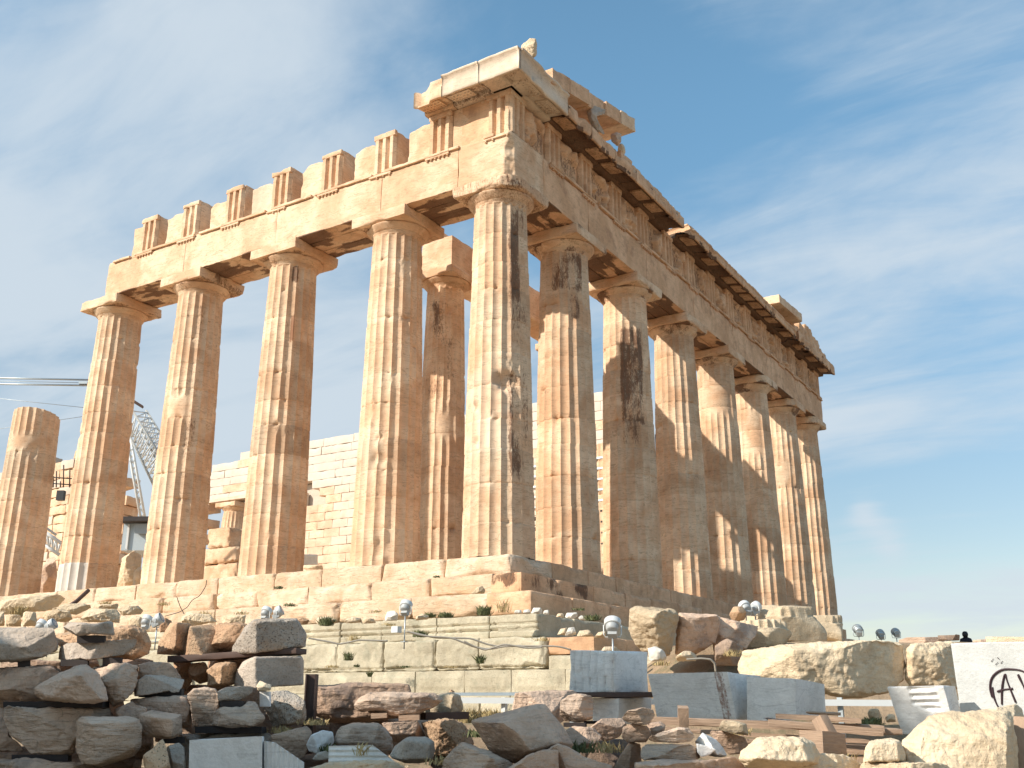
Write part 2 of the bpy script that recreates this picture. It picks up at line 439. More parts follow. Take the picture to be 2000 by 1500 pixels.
# ------------------------------------------------------------------ the temple
TEMPLE = empty('temple', (0, 0, 0))
tag(TEMPLE, 'ruined Doric marble temple on its stepped platform', 'temple')
FX = [0, -3.69, -7.98, -12.28, -16.57, -20.87]
EY = [3.68, 7.98, 12.27, 16.57, 20.87, 25.16, 28.84]
RN = random.Random(4)


def shaft(cx, cy, z0, z1, r0, r1, seed, drums=11, sub=8, rows=.11, top=True, tones=None, stains=(), pales=(), rusts=(), bites=(), flats=(), rot=0.0, ruin=0.0):
    rng = random.Random(seed); H = z1-z0; nfl = 20; n = nfl*sub
    ff = np.array([-.5, -.465, -.38, -.24, -.08, .08, .24, .38, .465]); sub = 9; n = nfl*sub
    th = ((np.arange(nfl)[:, None]+.5+ff[None, :])/nfl*2*math.pi).ravel()-rot
    Hs = 9.83
    zj = [z0+H*(i/drums)+(rng.uniform(-.09, .09) if 0 < i < drums else 0) for i in range(drums+1)]
    Z = []; INS = []; DR = []
    for i in range(drums):
        a, b = zj[i], zj[i+1]; m = max(3, int((b-a)/rows))
        for k, z in enumerate([a+.004, a+.02]+list(np.linspace(a+.05, b-.05, m))+[b-.02, b-.004]):
            Z.append(z); INS.append(.007 if (z-a < .01 and i > 0) or (b-z < .01 and i < drums-1) else (.003 if (z-a < .03 or b-z < .03) else 0)); DR.append(i)
    Z = np.array(Z); INS = np.array(INS); DR = np.array(DR)
    t = (Z-z0)/max(Hs, .1) if not top else (Z-z0)/H
    R = r0+(r1-r0)*t+.018*np.sin(math.pi*np.clip(t, 0, 1))
    TT, ZZ = np.meshgrid(th, Z); RR = np.repeat(R[:, None], n, 1)
    fa = ((TT+rot)/(2*math.pi)*nfl) % 1.0 - .5           # -.5 .. .5 in one flute, arris at +-.5
    dep = .062*RR/.95*(1-(2*fa)**2)
    if top: dep = dep*np.clip((z1-.02-ZZ)/.08, 0, 1)
    ang = lambda a: np.abs((TT-math.radians(a)+math.pi) % (2*math.pi)-math.pi)
    for (a, za, zb, da) in flats:
        k = smooth(np.minimum.reduce([(ZZ-za), (zb-ZZ)]), 0, .12)*(1-smooth(ang(a), math.radians(da)*.8, math.radians(da)))
        dep = dep*(1-k)+k*.045
    P = np.stack([RR*np.cos(TT), RR*np.sin(TT), ZZ+seed*3.1], -1).reshape(-1, 3)
    ch = fbm(P*np.array([2.6, 2.6, 2.2]), seed, 3).reshape(RR.shape)
    ch2 = fbm(P*np.array([6.5, 6.5, 5.5]), seed+9, 2).reshape(RR.shape)
    chip = np.clip(ch-.42, 0, 1)*.2+np.clip(ch2-.5, 0, 1)*.08
    dep = np.maximum(dep, chip*np.clip(1.2-np.abs(dep)/.06, 0, 1)+dep*.25)
    jn = np.repeat(INS[:, None], n, 1)*(1+1.5*np.clip(ch2, 0, 1))
    # broken edges at the drum joints
    for zz in zj[1:-1]:
        e = np.clip(1-np.abs(ZZ-zz)/.10, 0, 1)*np.clip(ch*1.3+ch2*.8-.52, 0, 1)*.16; dep = dep+e
    for (a, z, rad, d) in bites:
        q = np.sqrt((ang(a)*R.mean())**2+(ZZ-z)**2); dep = np.maximum(dep, d*smooth(1-q/rad+.25*ch2, 0, .6)) if False else dep+d*smooth(1-q/rad+.35*ch2, 0, .6)
    rr = RR-dep-jn+.004*ch2
    offx = np.array([rng.uniform(-.008, .008) for _ in range(drums)])[DR]; offy = np.array([rng.uniform(-.008, .008) for _ in range(drums)])[DR]
    X = cx+rr*np.cos(TT)+offx[:, None]; Y = cy+rr*np.sin(TT)+offy[:, None]
    if ruin: ZZ = ZZ-np.clip((ZZ-(z1-.5))/.5, 0, 1)*ruin*(.5+.5*np.sin(TT+seed))
    V = np.stack([X, Y, ZZ], -1).reshape(-1, 3); m = len(Z)
    idx = np.arange(m*n).reshape(m, n)
    Q = np.stack([idx[:-1], np.roll(idx[:-1], -1, 1), np.roll(idx[1:], -1, 1), idx[1:]], -1).reshape(-1, 4)
    V = np.concatenate([V, [[cx, cy, z1]]]); T = np.stack([idx[-1], np.roll(idx[-1], -1), np.full(n, m*n)], -1)
    dt = np.array([rng.uniform(-.16, .06) for _ in range(drums)])
    for k, vv in (tones or {}).items(): dt[k] = vv
    A = {'tone': np.repeat(dt[DR][:, None], n, 1)}
    for nm, lst in (('stain', stains), ('pale', pales), ('rust', rusts)):
        a_ = np.zeros_like(ZZ)
        for (a, da, za, zb, s) in lst:
            k = (1-smooth(ang(a), math.radians(da)*.55, math.radians(da)))*smooth(ZZ, za, za+.4)*(1-smooth(ZZ, zb-.3, zb+.1))
            if nm == 'pale': k = ((ang(a) < math.radians(da)) & (ZZ > za) & (ZZ < zb)).astype(float)
            a_ = np.maximum(a_, k*s*(1.5 if nm == 'stain' else 1.25 if nm == 'rust' else 1))
        if nm == 'stain': a_ = a_*(.55+1.0*np.clip(fbm(P*np.array([1.6, 1.6, .7])+31, seed+77, 3)+.55, 0, 1.2).reshape(RR.shape))
        A[nm] = a_
    A = {k: np.concatenate([v.ravel(), [0]]) for k, v in A.items()}
    return V, Q, T, A


def capital(cx, cy, zt, seed, k=1.0, stain=.12, rust=.1, corner=0.0, ab=1.0):
    """echinus and abacus, underside of the abacus at zt-.35"""
    mb = MB(); za = zt-.35*k
    prof = [(.70, za-.36), (.742, za-.30), (.748, za-.285), (.735, za-.278), (.758, za-.268), (.765, za-.255), (.752, za-.248), (.775, za-.238), (.785, za-.225), (.772, za-.218), (.80, za-.205),
            (.835, za-.17), (.875, za-.125), (.915, za-.08), (.945, za-.045), (.955, za-.02), (.935, za-.004)]
    prof = [(r*k, za+(z-za)*k) for r, z in prof]
    V, Q, T = lathe(prof, 96)
    n = fbm(V*2.5+seed, seed, 3); r = np.hypot(V[:, 0], V[:, 1]); c = 1-np.clip(n-.12, 0, 1)*(.22 if not corner or corner < .05 else .08)*(r > .5)
    V[:, 0] *= c; V[:, 1] *= c; V += .005*vec_noise(V*6, seed)
    mb.add(V+np.array([cx, cy, 0]), Q, T, stain=stain, rust=rust)
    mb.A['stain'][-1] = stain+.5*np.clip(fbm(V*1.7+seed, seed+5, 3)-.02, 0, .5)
    V, Q = wear_box((-ab*k, -ab*k, za), (ab*k, ab*k, zt-.004), .055, .045+corner*.3, .006, seed)
    if corner:
        q = (V[:, 0]-V[:, 1])*.7071; cut = 1.12*k+.08*fbm(V*3, seed, 2); ex = np.clip(q-cut, 0, None); V[:, 0] -= ex*.7071; V[:, 1] += ex*.7071
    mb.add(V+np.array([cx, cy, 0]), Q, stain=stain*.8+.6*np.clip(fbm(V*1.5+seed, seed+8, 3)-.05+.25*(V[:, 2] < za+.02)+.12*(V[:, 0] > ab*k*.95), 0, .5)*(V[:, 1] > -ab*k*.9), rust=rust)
    return mb


def temple_column(cx, cy, seed, cap=True, label=None, mat=None, z0=0, z1=9.83, r0=.953, r1=.742, capk=1.0, stain=.12, rust=.1, corner=0.0, **kw):
    V, Q, T, A = shaft(cx, cy, z0, z1, r0, r1, seed, top=cap, **kw)
    col = mesh_obj('column', V, [Q, T], mat or MT['marble'], TEMPLE, A, origin=np.array([cx, cy, z0]))
    if label: col['label'] = label
    if cap:
        mb = capital(0, 0, z1-z0+.60*capk, seed+50, capk, stain, rust, corner)
        c = mb.build('capital', MT['marble'], None); c.parent = col
    return col


CAMAZ = -57
temple_column(0, 0, 1, corner=.06, stain=.10, rust=.33, label='corner column with dark brown crust down its right flutes', mat=None, sub=10, rows=.08, drums=11,
              tones={4: .07, 3: .05}, pales=((-80, 46, 2.6, 4.9, .14),),
              stains=((-30, 16, 1.0, 9.9, .19), (-8, 14, 2.0, 9.9, .17), (-25, 14, 4.2, 9.8, .235)), rusts=((-22, 34, .6, 9.9, .18), (-70, 12, 7.4, 9.9, .2)),
              bites=((-46, 4.55, .38, .16), (-52, 4.5, .2, .06), (-105, 3.9, .13, .08), (-98, 3.0, .1, .08)))
temple_column(FX[1], 0, 2, sub=10, rows=.08, bites=((-68, 2.9, .28, .09), (-72, 3.5, .12, .07), (-62, .45, .3, .06)), rusts=((-40, 22, 6, 9.9, .2),), label='second flank column beside the corner column')
temple_column(FX[2], 0, 3, sub=10, rows=.09, tones={4: -.22, 5: -.02}, stains=((-45, 25, 3.4, 4.6, .22), (-60, 12, 5.6, 6.5, .15), (-40, 12, 8.9, 9.9, .2)), rusts=((-45, 30, 5.5, 9.9, .2), (-38, 5, 6.9, 8.2, .45)), label='third flank column with a red-brown streak near its top')
temple_column(FX[3], 0, 4, sub=10, rows=.09, flats=((-72, 5.3, 6.2, 24),), bites=((-70, 6.15, .25, .05),), stains=((-35, 16, 3.2, 9.5, .14), (-60, 20, 3.3, 4.0, .2)), rusts=((-38, 14, 3, 9.9, .22),), label='fourth flank column with a smooth repaired patch halfway up')
temple_column(FX[4], 0, 5, sub=10, rows=.09, pales=((-100, 62, 0, .93, .85),), rusts=((-30, 30, 1, 8, .12),), label='fifth flank column with a pale new bottom drum')
temple_column(FX[5], 0, 6, cap=False, z1=7.0, drums=8, sub=10, rows=.09, tones={5: -.22}, label='broken column stump without a capital at the left end', ruin=.25, r0=.96, bites=((-30, 5.3, .3, .08),), flats=((-60, 5.3, 6.0, 60),))
ES = [dict(stains=((-55, 58, 8.2, 9.9, .25), (-40, 24, 7.2, 8.6, .19)), rusts=((-30, 40, 6, 9.9, .12),)),
      dict(stains=((-50, 42, 5.0, 8.8, .235), (-60, 30, 4.2, 7.4, .19)), tones={1: .04, 2: .04}, rusts=((-20, 50, 2, 8, .14),)),
      dict(stains=((-60, 30, 8.9, 9.6, .1),), rusts=((-20, 60, 1, 7, .08),)), dict(flats=((-70, 7.6, 9.2, 50),)), dict(flats=((-70, 6.8, 9.0, 30),)), dict(flats=((-80, 6.3, 7.6, 30),)), dict()]
EL = ['next column right of the corner column, with a dark band under its capital', 'third column of the right row, dark crust on its upper half', 'fourth column of the right row', 'fifth column of the right row, flutes worn away near its top',
      'sixth column of the right row', 'seventh column of the right row', 'last column at the far right end of the row']
for i, y in enumerate(EY):
    temple_column(0, y, 20+i, sub=8 if i < 3 else 6, rows=.1 if i < 3 else .14, stain=.22, rust=.2, label=EL[i], corner=(.04 if i > 3 else 0), **ES[i])

# inner porch: platform, columns and their beam
mb = MB()
for i, (a, b, z) in enumerate(((-60, -3.6, .35), (-60, -4.0, .70))):
    V, Q = wear_box((a, 3.2+.35*i, 0.002 if i == 0 else .352), (b, 25.6-.35*i, z), .6, .03, .004, 70+i); mb.add(V, Q)
mb.build('inner_platform', MT['steps'], TEMPLE)
PX = -5.0
for i, y in enumerate((4.3, 8.45)):
    temple_column(PX, y, 40+i, z0=.7, z1=10.05, r0=.83, r1=.63, capk=.86, drums=9, sub=7, rows=.12, stain=.05, rust=.05, tones={k: -.12+.03*k for k in range(9)},
                  stains=((-60, 60, 5.8, 9.6, .18), (-40, 30, 3.0, 5.0, .12)), flats=((-50, 4.6, 5.6, 25),) if i == 0 else (), label='darker inner porch column standing behind the corner column' if i == 0 else 'second inner porch column')
mb = MB()
V, Q = wear_box((PX-.65, 3.7, 10.58), (PX+.65, 13.0, 11.75), .12, .03, .006, 61); mb.add(V, Q)
V, Q = wear_box((PX-.62, 3.75, 11.752), (PX+.1, 4.6, 12.1), .08, .05, .01, 62); mb.add(V, Q)
mb.build('porch_beam', MT['marble'], TEMPLE)


def flank(V): V = V.copy(); V[:, 0] *= -1; V[:, 1] *= -1; return V            # (s, out, z) -> world, south side
def east(V): return V[:, [1, 0, 2]].copy()                                       # (s, out, z) -> world, east side (mirrors)


def put(mb, side, V, Q, T=None, **k):
    if side == 'f': mb.add(flank(V), Q, T, **k)
    else: mb.add(east(V), np.asarray(Q)[:, ::-1], None if T is None else np.asarray(T)[:, ::-1], **k)


def soffit_stain(V, z, s):
    return np.where(V[:, 2] < z+.02, s, 0.0)


def arch_beam(side, s0, s1, seed, wear=.025, label=None, stain=.0, mat=None, broken=None):
    mb = MB()
    for j, (o0, o1) in enumerate(((-.88, -.30), (-.285, .29), (.305, .89))):
        V, Q = wear_box((s0+.004, o0, 10.432), (s1-.004, o1, 11.68), .06, wear if j == 2 else .03, .007, seed+j, wf=2.0)
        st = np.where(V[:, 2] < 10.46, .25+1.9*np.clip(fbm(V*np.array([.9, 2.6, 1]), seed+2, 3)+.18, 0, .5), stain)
        if broken is not None: V = broken(V)
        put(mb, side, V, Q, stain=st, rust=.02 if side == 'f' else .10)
    V, Q = wear_box((s0+.004, -.88, 11.685), (s1-.004, .86, 11.775), .3, .01, .003, seed+7); put(mb, side, V, Q)
    o = mb.build('architrave_beam', mat or (MT['marble'] if side == 'f' else MT['east']), TEMPLE)
    if label: o['label'] = label
    return o


def corner_break(V):   # the lost outer edge of the corner block
    V = V.copy(); q = (-V[:, 0]+V[:, 1])*.7071     # toward the corner (-s, +o)
    lim = 1.06+.10*(V[:, 2]-10.4)+.05*fbm(V*2.4, 77, 3)
    ex = np.clip(q-lim, 0, None); V[:, 0] += ex*.7071; V[:, 1] -= ex*.7071
    return V


mb = MB()
V, Q = wear_box((-.89, -.89, 10.434), (.89, .89, 11.76), .045, .03, .008, 300, wf=2)
q = (V[:, 0]-V[:, 1])*.7071; lim = 1.10+.05*(V[:, 2]-10.4)+.10*fbm(V*2.4, 77, 3); ex = np.clip(q-lim, 0, None)
V[:, 0] -= ex*.7071; V[:, 1] += ex*.7071
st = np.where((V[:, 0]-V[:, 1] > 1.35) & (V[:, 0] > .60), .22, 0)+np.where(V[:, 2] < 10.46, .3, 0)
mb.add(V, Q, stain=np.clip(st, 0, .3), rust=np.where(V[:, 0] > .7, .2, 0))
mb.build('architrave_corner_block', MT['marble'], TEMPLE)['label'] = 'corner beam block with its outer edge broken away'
for i, (a, b) in enumerate(((.892, 3.69), (3.69, 7.98), (7.98, 12.28), (12.28, 16.42))):
    arch_beam('f', a, b, 310+i*10)
for i, (a, b) in enumerate(((.892, 3.68), (3.68, 7.98), (7.98, 12.27), (12.27, 16.57), (16.57, 20.87), (20.87, 25.16), (25.16, 29.73))):
    arch_beam('e', a, b, 400+i*10, wear=.035)

# taenia with regulae and guttae
TF = [-.47, 1.62, 3.69, 5.83, 7.98, 10.13, 12.28, 14.42]
TE = [-.47, 1.62, 3.68, 5.83, 7.98, 10.12, 12.27, 14.42, 16.57, 18.72, 20.87, 23.0, 25.16, 27.25, 29.32]
rg = random.Random(8)
for (a, b) in ((-.35, .0), (.85, 1.2), (1.2, 3.55), (4.05, 6.35), (6.5, 8.1), (8.5, 10.5), (10.5, 11.6), (11.85, 14.95), (15.2, 16.1)):
    mb = MB(); V, Q = wear_box((a, .86, 11.69), (b, .965, 11.778), .05, .02, .004, int(a*10)+500, wf=5); put(mb, 'f', V, Q); mb.build('architrave_moulding', MT['marble'], TEMPLE)


def guttae(side, s, n=6, keep=1.0):
    """a short strip with its row of pegs under a triglyph"""
    mb = MB(); V, Q = wear_box((s-.42, .865, 11.62), (s+.42, .955, 11.688), .06, .012, .002, int(s*31)+5000); put(mb, side, V, Q)
    for k in range(n):
        if rg.random() > keep: continue
        x = s-.36+.72*k/(n-1)
        V, Q, T = lathe([(.035, -.045), (.028, .004)], 8); put(mb, side, V+np.array([x, .915, 11.62]), Q, T)
    mb.build('peg_strip', MT['marble'] if side == 'f' else MT['east'], TEMPLE)


for s in TF[:]:
    if s in (14.42, 10.13, 5.83, 1.62, 12.28): guttae('f', s)
    else: guttae('f', s+.05, 4, .8)
y = 1.25
while y < 29.6:
    b = min(y+rg.uniform(1.2, 3.2), 29.7)
    mb = MB(); V, Q = wear_box((y, .86, 11.69), (b-.04, .965, 11.778), .06, .03, .006, int(y*10)+700, wf=5); put(mb, 'e', V, Q, rust=.1, stain=.1); mb.build('architrave_moulding', MT['east'], TEMPLE)
    y = b+(rg.uniform(.1, .4) if rg.random() < .3 else 0)
for s in TE[1:]: guttae('e', s, 6, .85)


def triglyph(side, s, seed, depth=.9, wear=.03, mat=None, top=13.13, hw=.42, stain=0.0, lo=None):
    """two full V grooves, a half groove on each edge, a flat band at the top"""
    mb = MB(); o1 = .86
    V, Q = wear_box((s-hw if lo is None else lo, o1-depth, 11.78), (s+hw, o1-.11, top), .07, wear, .008, seed, wf=2.5)
    put(mb, side, V, Q, stain=stain)
    g = hw*2/9.0
    for k in range(3):     # three bars, bevelled to the grooves
        c = s-hw+g*(1.5+3*k); zt = 12.95
        pr = [(-g*1.35, o1-.11), (-g*.62, o1), (g*.62, o1), (g*1.35, o1-.11)]
        zs = np.linspace(11.781, zt, 16); Vv = np.array([[c+a+.004*RN.uniform(-1, 1), o-.0, z] for z in zs for a, o in pr])
        w = fbm(Vv*4, seed+k, 2); Vv[:, 1] -= np.clip(w-.15, 0, 1)*.06*(np.abs(Vv[:, 1]-o1) < .01)
        Vg = Vv.reshape(len(zs), 4, 3)
        for e in range(3):      # three crisp strips: bevel, face, bevel
            Ve = Vg[:, e:e+2].reshape(-1, 3); idx = np.arange(len(Ve)).reshape(len(zs), 2)
            Qq = np.stack([idx[:-1, 0], idx[:-1, 1], idx[1:, 1], idx[1:, 0]], -1)[:, ::-1]
            put(mb, side, Ve, Qq, stain=np.where(Ve[:, 1] < o1-.1, .34 if side == 'e' else .1, stain))  # stain also darkens the groove edges, standing in for shade in the relief
    if top > 13.0:
        V, Q = wear_box((s-hw, o1-.109, 12.95), (s+hw, o1+.012, top-.003), .05, wear, .005, seed+5, wf=4); put(mb, side, V, Q, stain=stain)
    return mb.build('triglyph', mat or (MT['marble'] if side == 'f' else MT['east']), TEMPLE)


for i, s in enumerate(TF[1:]): triglyph('f', s, 800+i, wear=.05, depth=.95+.1*(i % 3))
for i, s in enumerate(TE[1:]): triglyph('e', s, 850+i, wear=.03, stain=.10, depth=.5)
# corner triglyph pair, one solid block
triglyph('f', -.445, 830, wear=.02, depth=.7, hw=.41, lo=-.75); triglyph('e', -.445, 831, wear=.02, depth=.7, hw=.41, lo=-.749, mat=MT['marble'])
# metopes of the flank: bare slabs with broken tops
ftop = {0: 13.12, 1: 13.10, 2: 13.0, 3: 13.02, 4: 12.95, 5: 12.92, 6: 12.96}
for i in range(8):
    if i == 0: a, b = -.05, 1.20
    elif i < 7: a, b = TF[i]+.43, TF[i+1]-.425-(.40 if i != 4 else .3)
    elif i == 7: a, b = 14.84, 15.42
    else: a, b = TF[i]+.425, TF[i+1]-.425
    top = ftop.get(i, 12.96)
    V, Q = wear_box((a, .30, 11.78), (b, .74-.03*(i % 3), top), .045, .05 if i else .01, .012, 900+i, wf=2.2)
    if 0 < i < 7:
        k = smooth(V[:, 2], 12.2, 13.0); X = (V[:, 0]-a)/(b-a)
        V[:, 2] -= k*(.10*np.clip(fbm(np.stack([V[:, 0]*3.2, V[:, 0]*0, V[:, 0]*0+i], 1), 33+i, 2)+.5, 0, 1)+.30*np.clip(X-.62, 0, 1)**1.2*(1.4 if i % 2 else .6))
    mb = MB(); put(mb, 'f', V, Q, pale=.25 if i == 4 else .0)
    mb.build('metope_slab', MT['marble'], TEMPLE)
# metopes of the east: worn relief
for i in range(len(TE)-1):
    a, b = TE[i]+.425, TE[i+1]-.425
    V, Q = wear_box((a, .2, 11.78), (b, .70, 13.1), .035, .01, .004, 950+i)
    m = np.abs(V[:, 1]-.70) < .03
    sl = (V[:, 0]-(a+b)/2)/((b-a)/2); edge = np.clip(1-np.abs(sl)**4, 0, 1)*smooth(V[:, 2], 11.82, 12.0)*(1-smooth(V[:, 2], 12.85, 13.05))
    n = fbm(V*np.array([2.3, 1, 1.7]), 970+i, 3); fig = np.clip(n+.1, 0, .3)*.75+np.clip(fbm(V*6, 20+i, 2), 0, 1)*.06
    V[:, 1] += m*edge*fig
    mb = MB(); put(mb, 'e', V, Q, stain=np.where(m & (n < -.02) & (edge > .3), .36, .08), rust=.12)  # stain also colours the hollows of the relief dark, as crevice shade
    mb.build('carved_metope', MT['east'], TEMPLE)
# backing wall behind the frieze
mb = MB()
V, Q = wear_box((-.75, -.89, 11.78), (29.7, .18, 13.12), .5, .03, .004, 990); put(mb, 'e', V, Q)
V, Q = wear_box((-.7, .19, 11.785), (.1, .32, 13.10), .5, .01, .002, 991); put(mb, 'e', V, Q)
mb.build('frieze_backing', MT['east'], TEMPLE)


def geison(side, s0, s1, seed, mat, zt=13.70, out=1.58, wear=.03, mut=True, crown=False, label=None, drop=0.0, mdark=.8, name='cornice_block'):
    """cornice: bed band, sloping soffit with mutules, vertical face"""
    mb = MB(); n = max(2, int((s1-s0)/.07)); S = np.linspace(s0+.004, s1-.004, n)
    prof = [(.3, 13.135), (.93, 13.135), (.96, 13.16), (.96, 13.25), (out-.1, 13.16), (out-.1, 13.12), (out-.02, 13.10), (out, 13.115), (out, 13.2), (out, 13.3), (out, 13.42), (out, zt-.1)]
    prof += [(out+.05, zt-.07), (out+.07, zt-.03), (out+.07, zt)] if crown else [(out, zt-.03), (out-.02, zt)]
    prof += [(.9, zt+.02), (.3, zt+.01)]
    pr = np.array(prof); m = len(pr)
    V = np.zeros((n, m, 3)); V[:, :, 0] = S[:, None]; V[:, :, 1] = pr[None, :, 0]; V[:, :, 2] = pr[None, :, 1]-drop
    V = V.reshape(-1, 3)
    w = fbm(V*2.6, seed, 3); w2 = fbm(np.stack([V[:, 0]*1.1, V[:, 0]*0, V[:, 0]*0], 1), seed+3, 3)
    f = (V[:, 1] > out-.2)
    V[:, 1] -= f*(np.clip(w-.12, 0, 1)*wear*5+np.clip(w2-.28, 0, 1)*wear*9)
    up = V[:, 2]+drop > zt-.12
    V[:, 2] -= up*np.clip(fbm(V*np.array([3.5, 2, 1]), seed+5, 2), 0, 1)*wear*2.2
    idx = np.arange(n*m).reshape(n, m); Q = np.stack([idx[:-1], np.roll(idx[:-1], -1, 1), np.roll(idx[1:], -1, 1), idx[1:]], -1).reshape(-1, 4)
    Q = Q[:, ::-1]
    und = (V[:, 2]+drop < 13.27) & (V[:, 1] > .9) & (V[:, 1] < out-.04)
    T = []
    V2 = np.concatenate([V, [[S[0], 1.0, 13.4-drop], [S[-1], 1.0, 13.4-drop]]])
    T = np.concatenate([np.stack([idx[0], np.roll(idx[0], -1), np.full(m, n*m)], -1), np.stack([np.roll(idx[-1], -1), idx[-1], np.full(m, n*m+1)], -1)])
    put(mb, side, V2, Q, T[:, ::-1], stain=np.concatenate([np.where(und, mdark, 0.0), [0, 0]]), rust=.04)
    if mut:
        c = []
        TT = TF if side == 'f' else TE
        for i, s in enumerate(TT):
            c.append(s)
            if i+1 < len(TT): c.append((s+TT[i+1])/2)
        c = [-1.35]+c if s0 < -1 else c
        for s in c:
            if s-.36 < s0 or s+.36 > s1: continue
            V, Q = wear_box((s-.37, 1.0, -.06), (s+.37, out-.13, 0), .08, .015, .003, seed+int(s*7))
            k = (V[:, 1]-.96)/(out-1.06); V[:, 2] += 13.247+(13.16-13.25)*k-drop
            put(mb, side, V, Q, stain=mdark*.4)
            if crown or side == 'f':
                for gi in range(3):
                    for gj in range(6):
                        Vg, Qg, Tg = lathe([(.024, -.035), (.02, 0)], 6); z = 13.187-.09*((1.05+.15*gi)-.96)/(out-1.06)-drop
                        put(mb, side, Vg+np.array([s-.3+.12*gj, 1.06+.14*gi, z]), Qg, Tg)
    o = mb.build(name, mat, TEMPLE)
    if label: o['label'] = label
    return o


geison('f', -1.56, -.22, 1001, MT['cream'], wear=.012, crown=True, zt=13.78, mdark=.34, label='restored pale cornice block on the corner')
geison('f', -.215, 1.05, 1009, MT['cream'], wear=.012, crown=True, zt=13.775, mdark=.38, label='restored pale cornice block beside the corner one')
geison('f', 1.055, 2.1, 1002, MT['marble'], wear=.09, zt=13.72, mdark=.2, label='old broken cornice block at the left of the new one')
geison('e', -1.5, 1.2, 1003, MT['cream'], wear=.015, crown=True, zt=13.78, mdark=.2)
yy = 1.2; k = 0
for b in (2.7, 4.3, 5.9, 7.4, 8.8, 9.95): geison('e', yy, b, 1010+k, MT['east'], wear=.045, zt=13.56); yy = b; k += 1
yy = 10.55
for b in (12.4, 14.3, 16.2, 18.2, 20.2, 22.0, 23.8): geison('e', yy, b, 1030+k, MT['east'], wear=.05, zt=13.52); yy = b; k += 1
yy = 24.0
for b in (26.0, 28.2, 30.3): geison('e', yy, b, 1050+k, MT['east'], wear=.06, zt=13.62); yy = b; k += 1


def eblock(name, s0, s1, o0, o1, z0, z1, seed, slope=0.0, wear=.06, mat=None, stain=0.0, label=None, res=.07, amp=.02):
    V, Q = wear_box((s0, o0, z0), (s1, o1, z1), res, wear, amp, seed, wf=2.2)
    V[:, 2] += (V[:, 0]-s0)*slope
    mb = MB(); put(mb, 'e', V, Q, stain=np.where((V[:, 2]-(V[:, 0]-s0)*slope) < z0+.05, stain, 0.0), rust=.06)
    o = mb.build(name, mat or MT['east'], TEMPLE)
    if label: o['label'] = label
    return o


# raking cornice rising from the corner, its wall behind and what is left in the gable
SL = .236
for j, (a, b) in enumerate(((.2, 1.25), (1.27, 2.5), (2.52, 3.65), (3.67, 4.75), (4.77, 5.86))):
    z = 13.62+(a-.2)*SL
    eblock('raking_cornice_block', a, b, -.3, 1.62 if j != 2 else 1.55, z, z+.52, 1100+j, SL, .035, MT['marble'] if j == 4 else MT['east'], stain=.22, amp=.008)
    if j in (1, 2): eblock('raking_cornice_block', a+.1, b-.05, .1, 1.2, z+.55, z+.68, 1110+j, SL, .05)
eblock('raking_cornice_block', -1.25, .17, -.3, 1.35, 13.5, 13.83, 1099, SL, .05, stain=.1)
eblock('gable_wall', 1.3, 4.6, -.55, .1, 13.7, 14.0, 1120, SL, .05)
for j, (a, b, t) in enumerate(((5.0, 5.9, 13.9), (5.95, 7.1, 13.82), (7.15, 8.3, 13.8), (8.35, 9.3, 13.78), (9.32, 9.95, 13.76))):
    eblock('gable_backing_block', a, b, .1, 1.46, 13.56, t, 1130+j, 0, .07, amp=.03)
for j in range(8):
    a = 10.8+j*1.62
    eblock('gable_backing_block', a, a+1.58, .1, 1.40, 13.52, 13.68+.1*RN.random(), 1140+j, 0, .07, amp=.03)
eblock('raking_cornice_block', 21.0, 24.6, -.2, 1.65, 14.0, 14.42, 1160, .06, .04, MT['marble'], stain=.1, amp=.01, label='tilted slab lying on the cornice near the far end')
V, Q = wear_box((21.0, 0, 13.54), (22.2, 1.2, 13.95), .1, .06, .03, 1161); mb = MB(); put(mb, 'e', V, Q); mb.build('gable_backing_block', MT['east'], TEMPLE)
for j, (a, b, z0, z1) in enumerate(((24.3, 25.3, 13.62, 14.25), (25.35, 26.5, 13.62, 14.6), (26.55, 27.7, 13.62, 14.85), (27.75, 28.9, 13.62, 14.6), (28.95, 30.2, 13.62, 14.25))):
    eblock('gable_backing_block', a, b, -.3, 1.25, z0, z1, 1170+j, 0, .12, amp=.06)


def remesh(V, F, vox, tri=True):
    me = bpy.data.meshes.new('t'); me.from_pydata([tuple(v) for v in V], [], F); o = bpy.data.objects.new('t', me); COL.objects.link(o)
    m = o.modifiers.new('r', 'REMESH'); m.mode = 'VOXEL'; m.voxel_size = vox; m.use_smooth_shade = True
    dg = bpy.context.evaluated_depsgraph_get(); ev = o.evaluated_get(dg); em = ev.to_mesh()
    n = len(em.vertices); co = np.empty(n*3, np.float32); em.vertices.foreach_get('co', co)
    no = np.empty(n*3, np.float32); em.vertices.foreach_get('normal', no)
    q = np.array([list(p.vertices) for p in em.polygons if len(p.vertices) == 4], np.int32)
    t = np.array([list(p.vertices) for p in em.polygons if len(p.vertices) == 3], np.int32).reshape(-1, 3)
    ev.to_mesh_clear(); bpy.data.objects.remove(o); bpy.data.meshes.remove(me)
    return co.reshape(-1, 3).astype(float), no.reshape(-1, 3).astype(float), q, t


